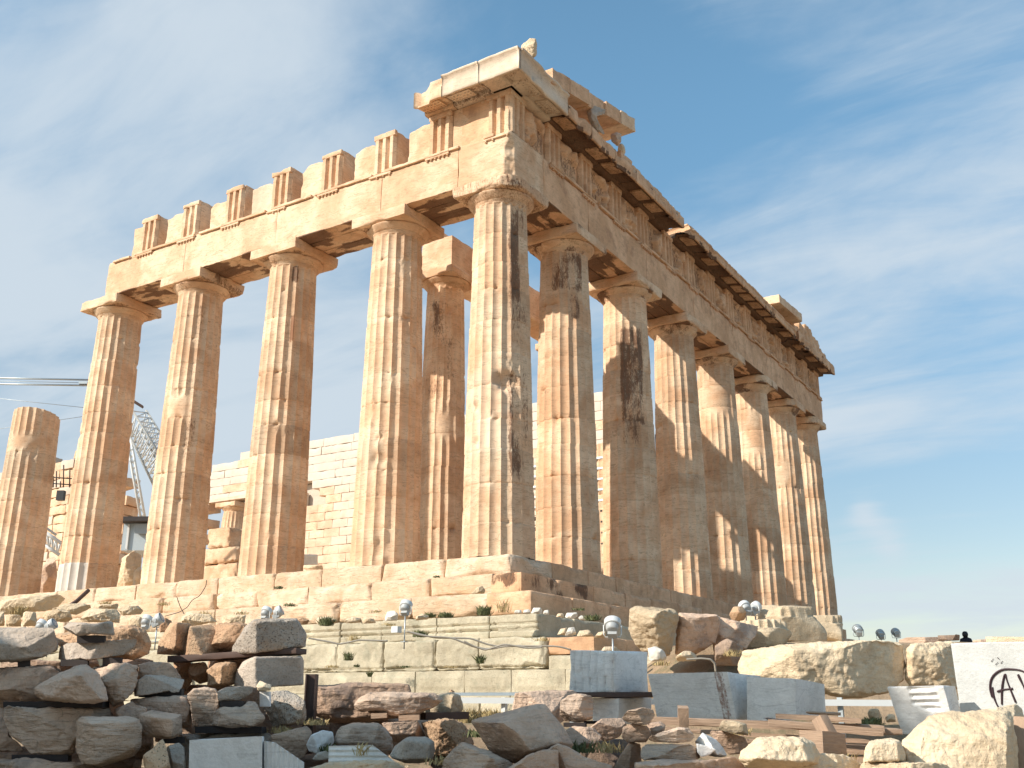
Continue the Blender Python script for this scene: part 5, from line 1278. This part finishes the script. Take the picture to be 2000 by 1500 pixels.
mb = MB(); V, Q = bar(at(780, 1367, 13.6), at(1880, 1374, 12.2), .05, .075); mb.add(V, Q); child(mb, 'rail_bar', MT['paint'], ra)
for u in (985, 1118, 1640):
    t = (u-780)/1100; d = 13.6-1.4*t+.05; mb = MB(); a = at(u, 1362, d); b = a.copy(); b[2] -= .75; V, Q = bar(b, a, .06); mb.add(V, Q); child(mb, 'post', MT['paint'] if u < 1000 else MT['steel'], ra)
mb = MB(); V, Q = bar(at(870, 1355.5, 13.0), at(1290, 1354, 12.6), .02, .035); mb.add(V, Q)
V, Q = bar(at(870, 1358.5, 12.95), at(1290, 1357, 12.55), .06, .006); mb.add(V, Q)
pa = mb.build('steel_angle', MT['steel'], None, origin=at(1080, 1357, 12.8)); tag(pa, 'perforated grey steel angle above the white rail', 'steel angle')
mb = MB()
for k in range(40):
    a = at(880+k*10, 1355.4, 13.0-.4*(k/42)-.016); V, Q, T = lathe([(.007, -.004), (.007, .004)], 8); V = V @ rotx(math.pi/2).T @ rotz(math.atan2(CR[1], CR[0])).T+a; mb.add(V, Q, T)
h = mb.build('hole_row', MT['dark'], None); h.parent = pa; h.matrix_parent_inverse = Matrix.Translation(-Vector(pa.location))

# ------------------------------------------------------------------ floodlights
CAZ = math.atan2(-CF[1], -CF[0])


def floodlight(u, v, d, k, yaw, pitch, base_dz, label, group, grey=False):
    """head centre at (u, v, d); k = size; the pole goes down base_dz metres"""
    c = at(u, v, d); base = c-np.array([0, 0, base_dz]); o = empty('floodlight', base); tag(o, label, 'floodlight', group)
    k *= .74; R = rotz(yaw) @ roty(pitch); mat = MT['steel'] if grey else MT['paint']
    # housing: a drum with a domed back and a square front hood
    prof = [(.02, -.15), (.10, -.15), (.125, -.135), (.14, -.08), (.143, -.075), (.146, .03), (.172, .035), (.178, .05), (.178, .13), (.165, .14)]
    V, Q, T = lathe([(a*k, b*k) for a, b in prof], 24); V = V @ roty(math.pi/2).T; V[:, 1] *= 1.08
    mb = MB(); mb.add(V @ R.T+c, Q, T)
    hood = MB(); Vh, Qh, Th = lathe([(.150*k, .0), (.182*k, .0), (.188*k, .02*k), (.190*k, .15*k), (.182*k, .155*k), (.176*k, .15*k), (.170*k, .03*k)], 24, False); Vh = Vh @ roty(math.pi/2).T; Vh[:, 1] *= 1.08; hood.add(Vh @ R.T+c, Qh); child(hood, 'hood', mat, o)
    Vb, Qb = wear_box((-.24*k, -.11*k, -.19*k), (.0, .11*k, -.02*k), .1*k, .01*k, 0, 2); mb.add(Vb @ R.T+c, Qb)
    child(mb, 'housing', MT['lampgrey'] if not grey else mat, o)
    V, Q, T = lathe([(.155*k, .141*k), (.10*k, .155*k), (.02*k, .16*k)], 24); V = V @ roty(math.pi/2).T; V[:, 1] *= 1.08
    mb = MB(); mb.add(V @ R.T+c, Q, T); child(mb, 'lens', MT['lensg'], o)
    mb = MB()
    y1 = .21*k; pts = [(0, y1, .02*k), (0, y1, -.2*k), (0, y1*.85, -.26*k), (0, 0, -.27*k), (0, -y1*.85, -.26*k), (0, -y1, -.2*k), (0, -y1, .02*k)]
    pts = np.array(pts) @ rotz(yaw).T+c; V, Q, T = tube(pts, .014*k, 6); mb.add(V, Q, T); child(mb, 'bracket', mat, o)
    mb = MB(); V, Q, T = tube([base-np.array([0, 0, .12]), c-np.array([0, 0, .27*k])], .022*k, 8); mb.add(V, Q, T)
    V, Q = wear_box((-.09*k, -.09*k, 0), (.09*k, .09*k, .02*k), .2, 0, 0, 3); mb.add(V+base, Q); child(mb, 'pole', MT['steel'], o)
    return o


GFl = 'floodlights standing around the temple'
UP = -.9
floodlight(792, 1185, 18.2, .75, math.radians(100), UP, .62, 'single white floodlight on a short pole in front of the steps', GFl)
floodlight(1196, 1222, 15.2, .85, math.radians(110), UP, .55, 'single white floodlight beside the upright broken block', GFl)
floodlight(519, 1196, 16.8, .62, math.radians(90), UP, .35, 'left white floodlight of the pair above the pitted block', GFl)
floodlight(543, 1195, 16.7, .62, math.radians(30), -.5, .35, 'right white floodlight of the pair above the pitted block', GFl)
floodlight(286, 1213, 16.2, .62, math.radians(90), UP, .35, 'left white floodlight of the pair behind the rough orange stone', GFl)
floodlight(308, 1210, 16.1, .62, math.radians(30), -.5, .35, 'right white floodlight of the pair behind the rough orange stone', GFl)
floodlight(80, 1222, 15.5, .6, math.radians(90), UP, .35, 'left white floodlight of the pair peeking over the big grey block', GFl)
floodlight(99, 1221, 15.4, .6, math.radians(30), -.5, .35, 'right white floodlight of the pair peeking over the big grey block', GFl)
floodlight(1456, 1186, 19.0, .75, math.radians(140), -.6, .45, 'left floodlight of the pair above the fallen capitals, tilted left', GFl)
floodlight(1474, 1187, 19.2, .75, math.radians(60), -.5, .45, 'right floodlight of the pair above the fallen capitals', GFl)
floodlight(1676, 1230, 29, .95, math.radians(120), -.4, .9, 'tallest grey floodlight against the sky right of the last column', GFl, True)
floodlight(1720, 1238, 31, .85, math.radians(120), -.5, .7, 'middle small grey floodlight on the skyline', GFl, True)
floodlight(1750, 1235, 31, .85, math.radians(120), -.3, .8, 'right small grey floodlight on the skyline', GFl, True)
V, Q = wear_box((-.07, -.06, 0), (.07, .06, .11), .1, .01, 0, 4); c = at(774, 1236, 17.6); tag(mesh_obj('junction_box', V+c, Q, MT['paint'], None, None, True, c), 'small white junction box on the ledge below the front floodlight', 'box')

# ------------------------------------------------------------------ cables and pipe
rc = random.Random(3)
CB = [([(790, 1232), (830, 1243), (880, 1245), (905, 1255), (930, 1265), (960, 1268), (985, 1262), (1040, 1262), (1090, 1262), (1118, 1270)], 17.2, 'thick pale cable running from the front floodlight to the marble cube'),
      ([(800, 1234), (850, 1246), (895, 1246), (920, 1247), (950, 1258), (975, 1263), (1020, 1261)], 17.3, 'second pale cable sagging beside the thick one'),
      ([(600, 1246), (640, 1253), (662, 1258), (680, 1255), (700, 1250), (760, 1252)], 17.2, 'pale cable lying on the ledge at the left'),
      ([(905, 1252), (925, 1262), (948, 1270), (985, 1258), (1030, 1266), (1060, 1264)], 17.1, 'looped pale cable end on the ledge'),
      ([(1340, 1288), (1370, 1286), (1388, 1288), (1396, 1296), (1398, 1312)], 14.9, 'pale cable bending over the foundation edge behind the tapering block'),
      ([(320, 1204), (350, 1196), (366, 1186), (375, 1172), (390, 1164), (402, 1145), (404, 1132)], 19.3, 'thin dark cable climbing the steps, left strand'),
      ([(345, 1165), (352, 1185), (360, 1200)], 19.4, 'thin dark cable hanging on the lowest step')]
for pts, d, lab in CB:
    P = np.array(pts, float); t = np.linspace(0, len(P)-1, 60); U_, V_ = np.interp(t, range(len(P)), P[:, 0]), np.interp(t, range(len(P)), P[:, 1])
    ker = np.ones(5)/5; U2 = np.convolve(np.pad(U_, 2, 'edge'), ker, 'valid'); V2 = np.convolve(np.pad(V_, 2, 'edge'), ker, 'valid')
    thin = 'thin' in lab; W_ = np.array([at(u, v, d) for u, v in zip(U2, V2)]); V, Q, T = tube(W_, .007 if thin else .016, 6)
    tag(mesh_obj('cable', V, [Q, T], MT['dark'] if thin else MT['cable'], None, None, True, W_.mean(0)), lab, 'cable', 'cables on the temple foundation')
V, Q, T = tube([at(126, 1190, 24.5), at(150, 1174, 24.8), at(173, 1153, 25.2)], .05, 10); c = at(150, 1172, 24.8)
tag(mesh_obj('drain_pipe', V, [Q, T], MT['brown'], None, None, True, c), 'dark pipe slanting down the steps at the left', 'pipe')

# ------------------------------------------------------------------ weeds


def tuft(u, v, d, w, h, n, kind, label, seed, name='weed'):
    """a clump of thin bent blades / small leaves rooted at (u, v)"""
    r = random.Random(seed); c = at(u, v, d); mb = MB(); w = min(w, .24); n = int(n*1.3)
    for i in range(n):
        a = r.uniform(0, 6.28); rad = w*math.sqrt(r.random())*.6; b = c+np.array([math.cos(a)*rad, math.sin(a)*rad, 0]); hh = h*r.uniform(.25, .95)
        dr = np.array([r.gauss(0, .35), r.gauss(0, .35), 1.]); dr /= np.linalg.norm(dr); sd_ = np.cross(dr, [math.cos(a), math.sin(a), .1]); sd_ /= np.linalg.norm(sd_); ww = .006 if kind == 'straw' else .010
        p0, p1, p2 = b, b+dr*hh*.55, b+dr*hh+np.array([r.gauss(0, .15)*hh, r.gauss(0, .15)*hh, -.05*hh])
        V = np.array([p0-sd_*ww*.5, p0+sd_*ww*.5, p1+sd_*ww, p1-sd_*ww, p2]); mb.add(V, np.array([[0, 1, 2, 3]]), np.array([[3, 2, 4]]))
    return tag(mb.build(name, MT[kind], None, False, origin=c), label, 'plant', 'weeds in the cracks of the foundation')


TU = [(637, 1222, 17.9, .22, .22, 140, 'leaf', 'dark green weed at the left end of the foundation ledge'), (870, 1206, 18.6, .4, .13, 200, 'leaf', 'wide low green weed on the ledge right of the front floodlight'),
      (840, 1206, 18.6, .2, .12, 90, 'leaf', 'small green weed beside the wide low one'), (945, 1202, 19.2, .3, .25, 190, 'leaf', 'green weed in the crack near the corner step'), (1158, 1212, 18.2, .3, .16, 120, 'leaf', 'green weed behind the single floodlight by the broken block'),
      (985, 1196, 19.3, .3, .35, 50, 'straw', 'dry brown weed against the corner step'), (820, 1244, 17.5, .3, .16, 110, 'leaf', 'green weed below the front floodlight'), (690, 1186+66, 17.5, .3, .14, 50, 'straw', 'dry weed on the ledge beside the pale cable'),
      (35, 1206, 18.0, .4, .32, 130, 'straw', 'tall dry grass tuft at the far left of the steps'), (567, 1184, 20.5, .25, .08, 60, 'leaf', 'low green weed on the lowest step above the floodlights'), (545, 1150, 21.2, .2, .08, 50, 'leaf', 'small green weed on the step below the third column'),
      (853, 1128, 21.8, .15, .06, 40, 'leaf', 'tiny weed on the step left of the corner'), (938, 1296, 17.6, .12, .22, 70, 'leaf', 'green weed in the gap of the second foundation course'), (680, 1290, 17.6, .15, .2, 60, 'leaf', 'green weed hanging in the left gap of the foundation'),
      (696, 1303, 17.6, .1, .08, 30, 'leaf', 'tiny weed under the left foundation gap'), (722, 1322, 17.3, .06, .14, 30, 'leaf', 'weed in a joint of the panelled course'), (530, 462, 33, .05, .1, 14, 'leaf', 'small plant growing from the beam joint'),
      (1700, 1416, 10.2, .5, .1, 120, 'leaf', 'green weeds around the small round pale stone'), (918, 1412, 11.5, .45, .22, 260, 'straw', 'dry yellow grass under the white rail'), (960, 1404, 11.8, .35, .16, 120, 'straw', 'shorter dry grass right of the yellow clump'),
      (400, 1204, 17.9, .25, .14, 50, 'straw', 'dry weed behind the upper sunlit row'), (320, 1182, 20.3, .3, .1, 50, 'straw', 'dry weed at the foot of the dark cable'), (612, 1416, 8.6, .25, .08, 60, 'straw', 'dry grass at the foot of the steel post'),
      (1290, 1300, 14.9, .3, .1, 60, 'straw', 'dry grass on the foundation behind the tapering block'), (1440, 1436, 8.9, .3, .1, 50, 'straw', 'dry stalks behind the small orange-cream stone'),
      (1188, 1470, 8.0, .25, .12, 60, 'straw', 'dry grass in the hollow left of the small piles'), (858, 1494, 7.4, .2, .1, 50, 'straw', 'dry grass left of the triangular stone'), (1130, 1470, 8.0, .25, .12, 60, 'leaf', 'green weeds in the shade right of the central boulder'),
      (548, 1432, 8.6, .3, .08, 50, 'straw', 'dry grass below the pitted lump'), (930, 1440, 8.6, .2, .1, 40, 'leaf', 'weeds between the round orange boulder and the central one'), (1640, 1488, 8.0, .3, .1, 50, 'straw', 'dry grass at the foot of the lowest beam'),
      (760, 1222, 18.0, .3, .07, 60, 'straw', 'dry grass on the ledge left of the white lump'), (1060, 1252, 17.3, .3, .1, 60, 'straw', 'dry grass under the corner ledge'), (650, 1304, 17.4, .5, .06, 80, 'straw', 'dry grass along the panelled foundation course'),
      (790, 1304, 17.4, .3, .05, 50, 'leaf', 'low weeds along the middle of the panelled course'), (880, 1304, 17.4, .3, .05, 50, 'straw', 'dry weeds along the right of the panelled course'), (470, 1200, 18.2, .3, .08, 50, 'straw', 'dry grass behind the third upper stone'),
      (205, 1180, 20.4, .4, .08, 60, 'straw', 'dry grass at the foot of the lowest step at left'), (735, 1196, 19.6, .4, .06, 70, 'straw', 'dry grass under the lowest step left of the front floodlight'), (1130, 1192, 20.5, .3, .08, 50, 'leaf', 'green weed on the right step ledge'),
      (640, 1470, 8.0, .1, .1, 40, 'leaf', 'small weed in front of the whitish rounded stone'), (1430, 1282, 15.4, .6, .15, 80, 'straw', 'dry twigs below the sloping block'), (705, 1476, 7.3, .1, .14, 14, 'straw', 'single pale dry stalks over the bluish ribbed marble')]
for i, a in enumerate(TU): tuft(*a[:6], a[6], a[7], 100+i, 'weed' if a[6] == 'leaf' else 'dry_grass_tuft')

# ------------------------------------------------------------------ crane, cabin, scaffolds far behind


def lattice(mb, A0, A1, B0, B1, n, r=.03):
    for s, e in ((A0, A1), (B0, B1)): V, Q, T = tube([s, e], r*1.6, 6); mb.add(V, Q, T)
    for i in range(n):
        a = A0+(A1-A0)*i/n; b = B0+(B1-B0)*(i+.5)/n; a2 = A0+(A1-A0)*(i+1)/n
        for s, e in ((a, b), (b, a2)): V, Q, T = tube([s, e], r, 5); mb.add(V, Q, T)


cr = empty('crane', at(300, 1110, 62)); tag(cr, 'white lattice crane standing behind the left columns', 'crane')
mb = MB(); off = CF*2.2
a0, a1, b0, b1 = at(259, 803, 60), at(350, 950, 60), at(248, 840, 60), at(318, 985, 60)
lattice(mb, a0, a1, b0, b1, 14, .045); lattice(mb, a0+off, a1+off, b0+off, b1+off, 14, .045); lattice(mb, a0, a1, a0+off, a1+off, 14, .045); lattice(mb, b0, b1, b0+off, b1+off, 12, .045)
child(mb, 'lattice_boom', MT['paint'], cr)
mb = MB(); lattice(mb, at(246, 850, 61), at(283, 1060, 61), at(254, 850, 61), at(292, 1060, 61), 9, .05); child(mb, 'mast', MT['paint'], cr)
mb = MB(); V, Q = bar(at(255, 780, 60), at(279, 795, 60), .35, .12); mb.add(V, Q); child(mb, 'boom_tip', MT['brown'], cr)
mb = MB()
for v0, v1 in ((738, 742), (750, 753)): V, Q, T = tube([at(-60, v0-1, 60), at(175, v1, 60)], .055, 6); mb.add(V, Q, T)
V, Q, T = tube([at(-60, 743, 60), at(175, 748, 60)], .02, 5); mb.add(V, Q, T); V, Q = bar(at(155, 748, 60), at(172, 748, 60), .2, .15); mb.add(V, Q)
child(mb, 'jib', MT['steel'], cr)
mb = MB()
for a, b in (((-60, 772), (200, 800)), ((-60, 846), (200, 808)), ((60, 1010), (110, 1045)), ((60, 1040), (108, 1050))): V, Q, T = tube([at(*a, 60), at(*b, 60)], .018 if a[1] < 1000 else .07, 5); mb.add(V, Q, T)
child(mb, 'guy_wires', MT['steel'], cr)
mb = MB(); lattice(mb, at(82, 1035, 50), at(118, 1060, 50), at(84, 1062, 50), at(116, 1084, 50), 4, .06); child(mb, 'counter_frame', MT['paint'], cr)
cb = empty('site_cabin', at(262, 1080, 56)); tag(cb, 'grey site cabin with a dark flat roof beneath the crane', 'cabin')
def cabox(u0, v0, u1, v1, d, th, name, mat):
    A, B, D = at(u0, v1, d), at(u1, v1, d), at(u0, v0, d); mb = MB(); x = B-A; y = CF*th; y[2] = 0; z = np.array([0, 0, (D-A)[2]])
    V, Q, _ = boxgrid((0, 0, 0), (1, 1, 1), 1); V = A+V[:, :1]*x+V[:, 1:2]*y+V[:, 2:3]*z; mb.add(V, Q[:, ::-1]); child(mb, name, mat, cb)
cabox(236, 1018, 300, 1075, 55, 3, 'wall', MT['steel']); cabox(230, 1008, 306, 1017, 54.6, 4, 'roof', MT['darkwood']); cabox(244, 1022, 248, 1072, 54.9, .08, 'door_frame', MT['paint']); cabox(262, 1022, 298, 1042, 54.9, .08, 'window', MT['lensg'])
sc_ = empty('scaffold', at(120, 945, 58)); tag(sc_, 'thin dark scaffold poles on top of the ruined wall at the left', 'scaffold')
mb = MB()
for u, v0 in ((110, 920), (118, 940), (124, 908), (136, 918), (104, 930)): V, Q, T = tube([at(u, 952, 58), at(u+.5, v0, 58)], .04, 5); mb.add(V, Q, T)
child(mb, 'pole', MT['brown'], sc_)
mb = MB()
for v in (932, 944): V, Q, T = tube([at(100, v, 58), at(140, v+3, 58)], .035, 5); mb.add(V, Q, T)
V, Q = bar(at(112, 968, 57.5), at(126, 968, 57.5), .3, .55); mb.add(V, Q); child(mb, 'cross_rail', MT['dark'], sc_)
sf = empty('scaffold', (-5.5, 16.5, 0)); tag(sf, 'scaffold with horizontal planks glimpsed between the right-hand columns', 'scaffold')
for k in range(13):
    mb = MB(); V, Q, _ = boxgrid((-9.5, 16.0, 1.0+.46*k), (-2.6, 16.5, 1.08+.46*k), 9); mb.add(V, Q); child(mb, 'plank', MT['darkwood'] if k < 8 else MT['steel'], sf)
for x in (-9.4, -7.2, -5.0, -2.8):
    mb = MB(); V, Q, T = tube([(x, 16.6, 0), (x, 16.6, 7.4)], .03, 6); mb.add(V, Q, T); child(mb, 'pole', MT['brown'], sf)
for i, (u, v, dd) in enumerate(((1022, 1371-0, 0),)): pass
# lower inner porch columns whose shadows fall on the right row
for i, (y, zt) in enumerate(((12.6, 10.05), (16.75, 7.2), (20.9, 6.2))):
    temple_column(PX, y, 47+i, z0=.7, z1=zt, r0=.83, r1=.63+.2*(i > 0)*.3, capk=.86, drums=9, sub=5, rows=.25, cap=(i == 0), label='inner porch column glimpsed between the right-hand columns, %s' % ('full height', 'broken low', 'broken lowest')[i])

# ------------------------------------------------------------------ grit and chips between the stones
def gravel():
    r = np.random.RandomState(4); n = 5200; dd = 5.6+8.5*r.rand(n)**1.2; ll = (r.rand(n)-.5)*1.15*dd
    x = CAMP[0]+HF[0]*dd+HR[0]*ll; y = CAMP[1]+HF[1]*dd+HR[1]*ll; z = ground_z(x, y); sz = .012+.05*r.rand(n)**3
    u = np.array([[0, 0, 1], [0, 0, -.6], [1, 0, 0], [0, 1, 0], [-1, 0, 0], [0, -1, 0]], float)
    T0 = np.array([[0, 2, 3], [0, 3, 4], [0, 4, 5], [0, 5, 2], [1, 3, 2], [1, 4, 3], [1, 5, 4], [1, 2, 5]])
    V = u[None]*(1+.5*r.randn(n, 6, 1)*.6)*sz[:, None, None]*(.6+.8*r.rand(n, 1, 3)); a = r.rand(n)*6.28; c, s_ = np.cos(a)[:, None], np.sin(a)[:, None]
    X, Y = V[..., 0]*c-V[..., 1]*s_, V[..., 0]*s_+V[..., 1]*c
    V = np.stack([X+x[:, None], Y+y[:, None], V[..., 2]+z[:, None]+.02], -1).reshape(-1, 3)
    T = (T0[None]+6*np.arange(n)[:, None, None]).reshape(-1, 3)
    o = mesh_obj('gravel', V, T, MT['lit'], None, {'tone': np.repeat(-.35+.4*r.rand(n), 6)}, False)
    o['kind'] = 'stuff'; o['label'] = 'stone chips and grit scattered between the boulders'


gravel()

# ------------------------------------------------------------------ distant person


def person():
    c = at(1885, 1238, 44); foot = np.array([c[0], c[1], -2.15]); H = c[2]+.1-foot[2]; s = H/1.75
    J = {'pel': (0, 0, .95), 'sp': (0, 0, 1.15), 'ch': (0, .01, 1.38), 'nk': (0, .01, 1.5), 'hd': (0, .03, 1.62), 'tp': (0, .02, 1.73),
         'hl': (-.1, 0, .9), 'kl': (-.11, .02, .5), 'al': (-.11, -.02, .08), 'tl': (-.11, .14, .03), 'hr': (.1, 0, .9), 'kr': (.11, .03, .5), 'ar': (.11, 0, .08), 'tr': (.11, .16, .03),
         'sl': (-.19, 0, 1.4), 'el': (-.25, -.02, 1.12), 'wl': (-.24, .08, .88), 'fl': (-.24, .12, .78), 'sr': (.19, 0, 1.4), 'er': (.25, -.02, 1.12), 'wr': (.24, .08, .88), 'fr': (.24, .12, .78)}
    R = {'pel': .15, 'sp': .13, 'ch': .16, 'nk': .06, 'hd': .1, 'tp': .08, 'hl': .1, 'kl': .065, 'al': .045, 'tl': .035, 'hr': .1, 'kr': .065, 'ar': .045, 'tr': .035, 'sl': .07, 'el': .05, 'wl': .035, 'fl': .03, 'sr': .07, 'er': .05, 'wr': .035, 'fr': .03}
    ks = list(J); E = [('pel', 'sp'), ('sp', 'ch'), ('ch', 'nk'), ('nk', 'hd'), ('hd', 'tp'), ('pel', 'hl'), ('hl', 'kl'), ('kl', 'al'), ('al', 'tl'), ('pel', 'hr'), ('hr', 'kr'), ('kr', 'ar'), ('ar', 'tr'), ('ch', 'sl'), ('sl', 'el'), ('el', 'wl'), ('wl', 'fl'), ('ch', 'sr'), ('sr', 'er'), ('er', 'wr'), ('wr', 'fr')]
    me = bpy.data.meshes.new('person'); me.from_pydata([tuple(np.array(J[k])*s) for k in ks], [(ks.index(a), ks.index(b)) for a, b in E], [])
    o = bpy.data.objects.new('person', me); COL.objects.link(o); o.location = tuple(foot)
    m = o.modifiers.new('s', 'SKIN'); me.skin_vertices[0].data[0].use_root = True
    for i, k in enumerate(ks): me.skin_vertices[0].data[i].radius = (R[k]*s, R[k]*s)
    o.modifiers.new('d', 'SUBSURF').levels = 1; me.materials.append(MT['cloth'])
    dg = bpy.context.evaluated_depsgraph_get(); nm = bpy.data.meshes.new_from_object(o.evaluated_get(dg)); o.modifiers.clear(); o.data = nm
    nm.materials.clear(); nm.materials.append(MT['cloth']); nm.materials.append(MT['skin'])
    for p in nm.polygons: p.material_index = 1 if (p.center.z > 1.53*s and p.center.y > .05) else 0
    tag(o, 'person in a black coat far off on the skyline, only the head showing', 'person')
    V, Q, T = lathe([(.02, 1.76), (.08, 1.745), (.12, 1.68), (.125, 1.6), (.1, 1.52)], 16, True); V[:, 1] -= .03
    h = mesh_obj('hair', V*s, [Q, T], MT['dark']); h.parent = o


person()

# ------------------------------------------------------------------ added shade casters out of view towards the sun, shaped to shade the yard
nS = np.array([SUN_DIR[0], SUN_DIR[1], 0.]); sideV = np.array([nS[1], -nS[0], 0.])


def towards_sun(lat, z, back=9.0): return CAMP*np.array([1, 1, 0])+nS*back+sideV*lat+np.array([0, 0, z])


SIL = [(5.95, -5.2), (5.95, 4.6), (6.5, 4.95), (7.2, 4.75), (8.0, 4.2), (8.7, 3.75), (9.3, 3.2), (10.0, 2.95), (11.0, 3.0), (12.0, 2.7), (16, 2.4), (16, -5.2)]
V = [towards_sun(a, z) for a, z in SIL]+[towards_sun(a, z, 11.5) for a, z in SIL]; n = len(SIL)
F = [list(range(n)), list(range(n, 2*n))[::-1]]+[[(i+1) % n, i, n+i, n+(i+1) % n] for i in range(n)]
V, Nn, q, t = remesh(V, F, .25); V = V+Nn*(.15*fbm(V*.9, 5, 3))[:, None]
tag(mesh_obj('added_shade_rock', V, [q], MT['rock'], None, None, True, np.array([V[:, 0].mean(), V[:, 1].mean(), V[:, 2].min()])), 'added unseen rock behind the viewer, outlined to shade the yard', 'rock')
tr = empty('added_shade_pine', towards_sun(9.4, -5.0, 9.6)); tag(tr, 'added unseen pine behind the viewer, placed to shade the marble blocks', 'tree')
mb = MB(); V, Q, T = tube([towards_sun(9.7, -5.1, 9.6), towards_sun(9.9, 0, 9.6), towards_sun(9.5, 4, 9.6), towards_sun(9.4, 6.6, 9.6)], np.array([.2, .16, .12, .07]), 10); mb.add(V, Q, T)
for k in range(9):
    a = k*.7; V, Q, T = tube([towards_sun(9.45, 5.2+.12*k, 9.6), towards_sun(9.45+1.5*math.cos(a), 6.7+.3*math.sin(k*2.1), 9.6+1.2*math.sin(a))], np.array([.06, .02]), 6); mb.add(V, Q, T)
child(mb, 'trunk', MT['wood'], tr)
r = random.Random(6); mb = MB(); nl = 9500
c0 = np.array([[r.uniform(-1, 1) for _ in range(3)] for _ in range(nl*2)]); c0 = c0[(c0**2).sum(1) < 1][:nl]; P = c0*np.array([2.15, 1.2, .78]); P = P[fbm(P*1.6, 4, 2) > -.28]
rn = np.random.RandomState(2); A = rn.normal(size=(len(P), 3)); A /= np.linalg.norm(A, axis=1)[:, None]; B = np.cross(A, rn.normal(size=(len(P), 3))); B /= np.linalg.norm(B, axis=1)[:, None]
base = np.array([towards_sun(9.2+p[0], 7.0+p[2], 9.6+p[1]) for p in P]); s_ = .10
V = np.stack([base-A*s_, base+B*s_*.4, base+A*s_, base-B*s_*.4], 1).reshape(-1, 3); Q = np.arange(len(V)).reshape(-1, 4); mb.add(V, Q); child(mb, 'crown', MT['leaf'], tr)
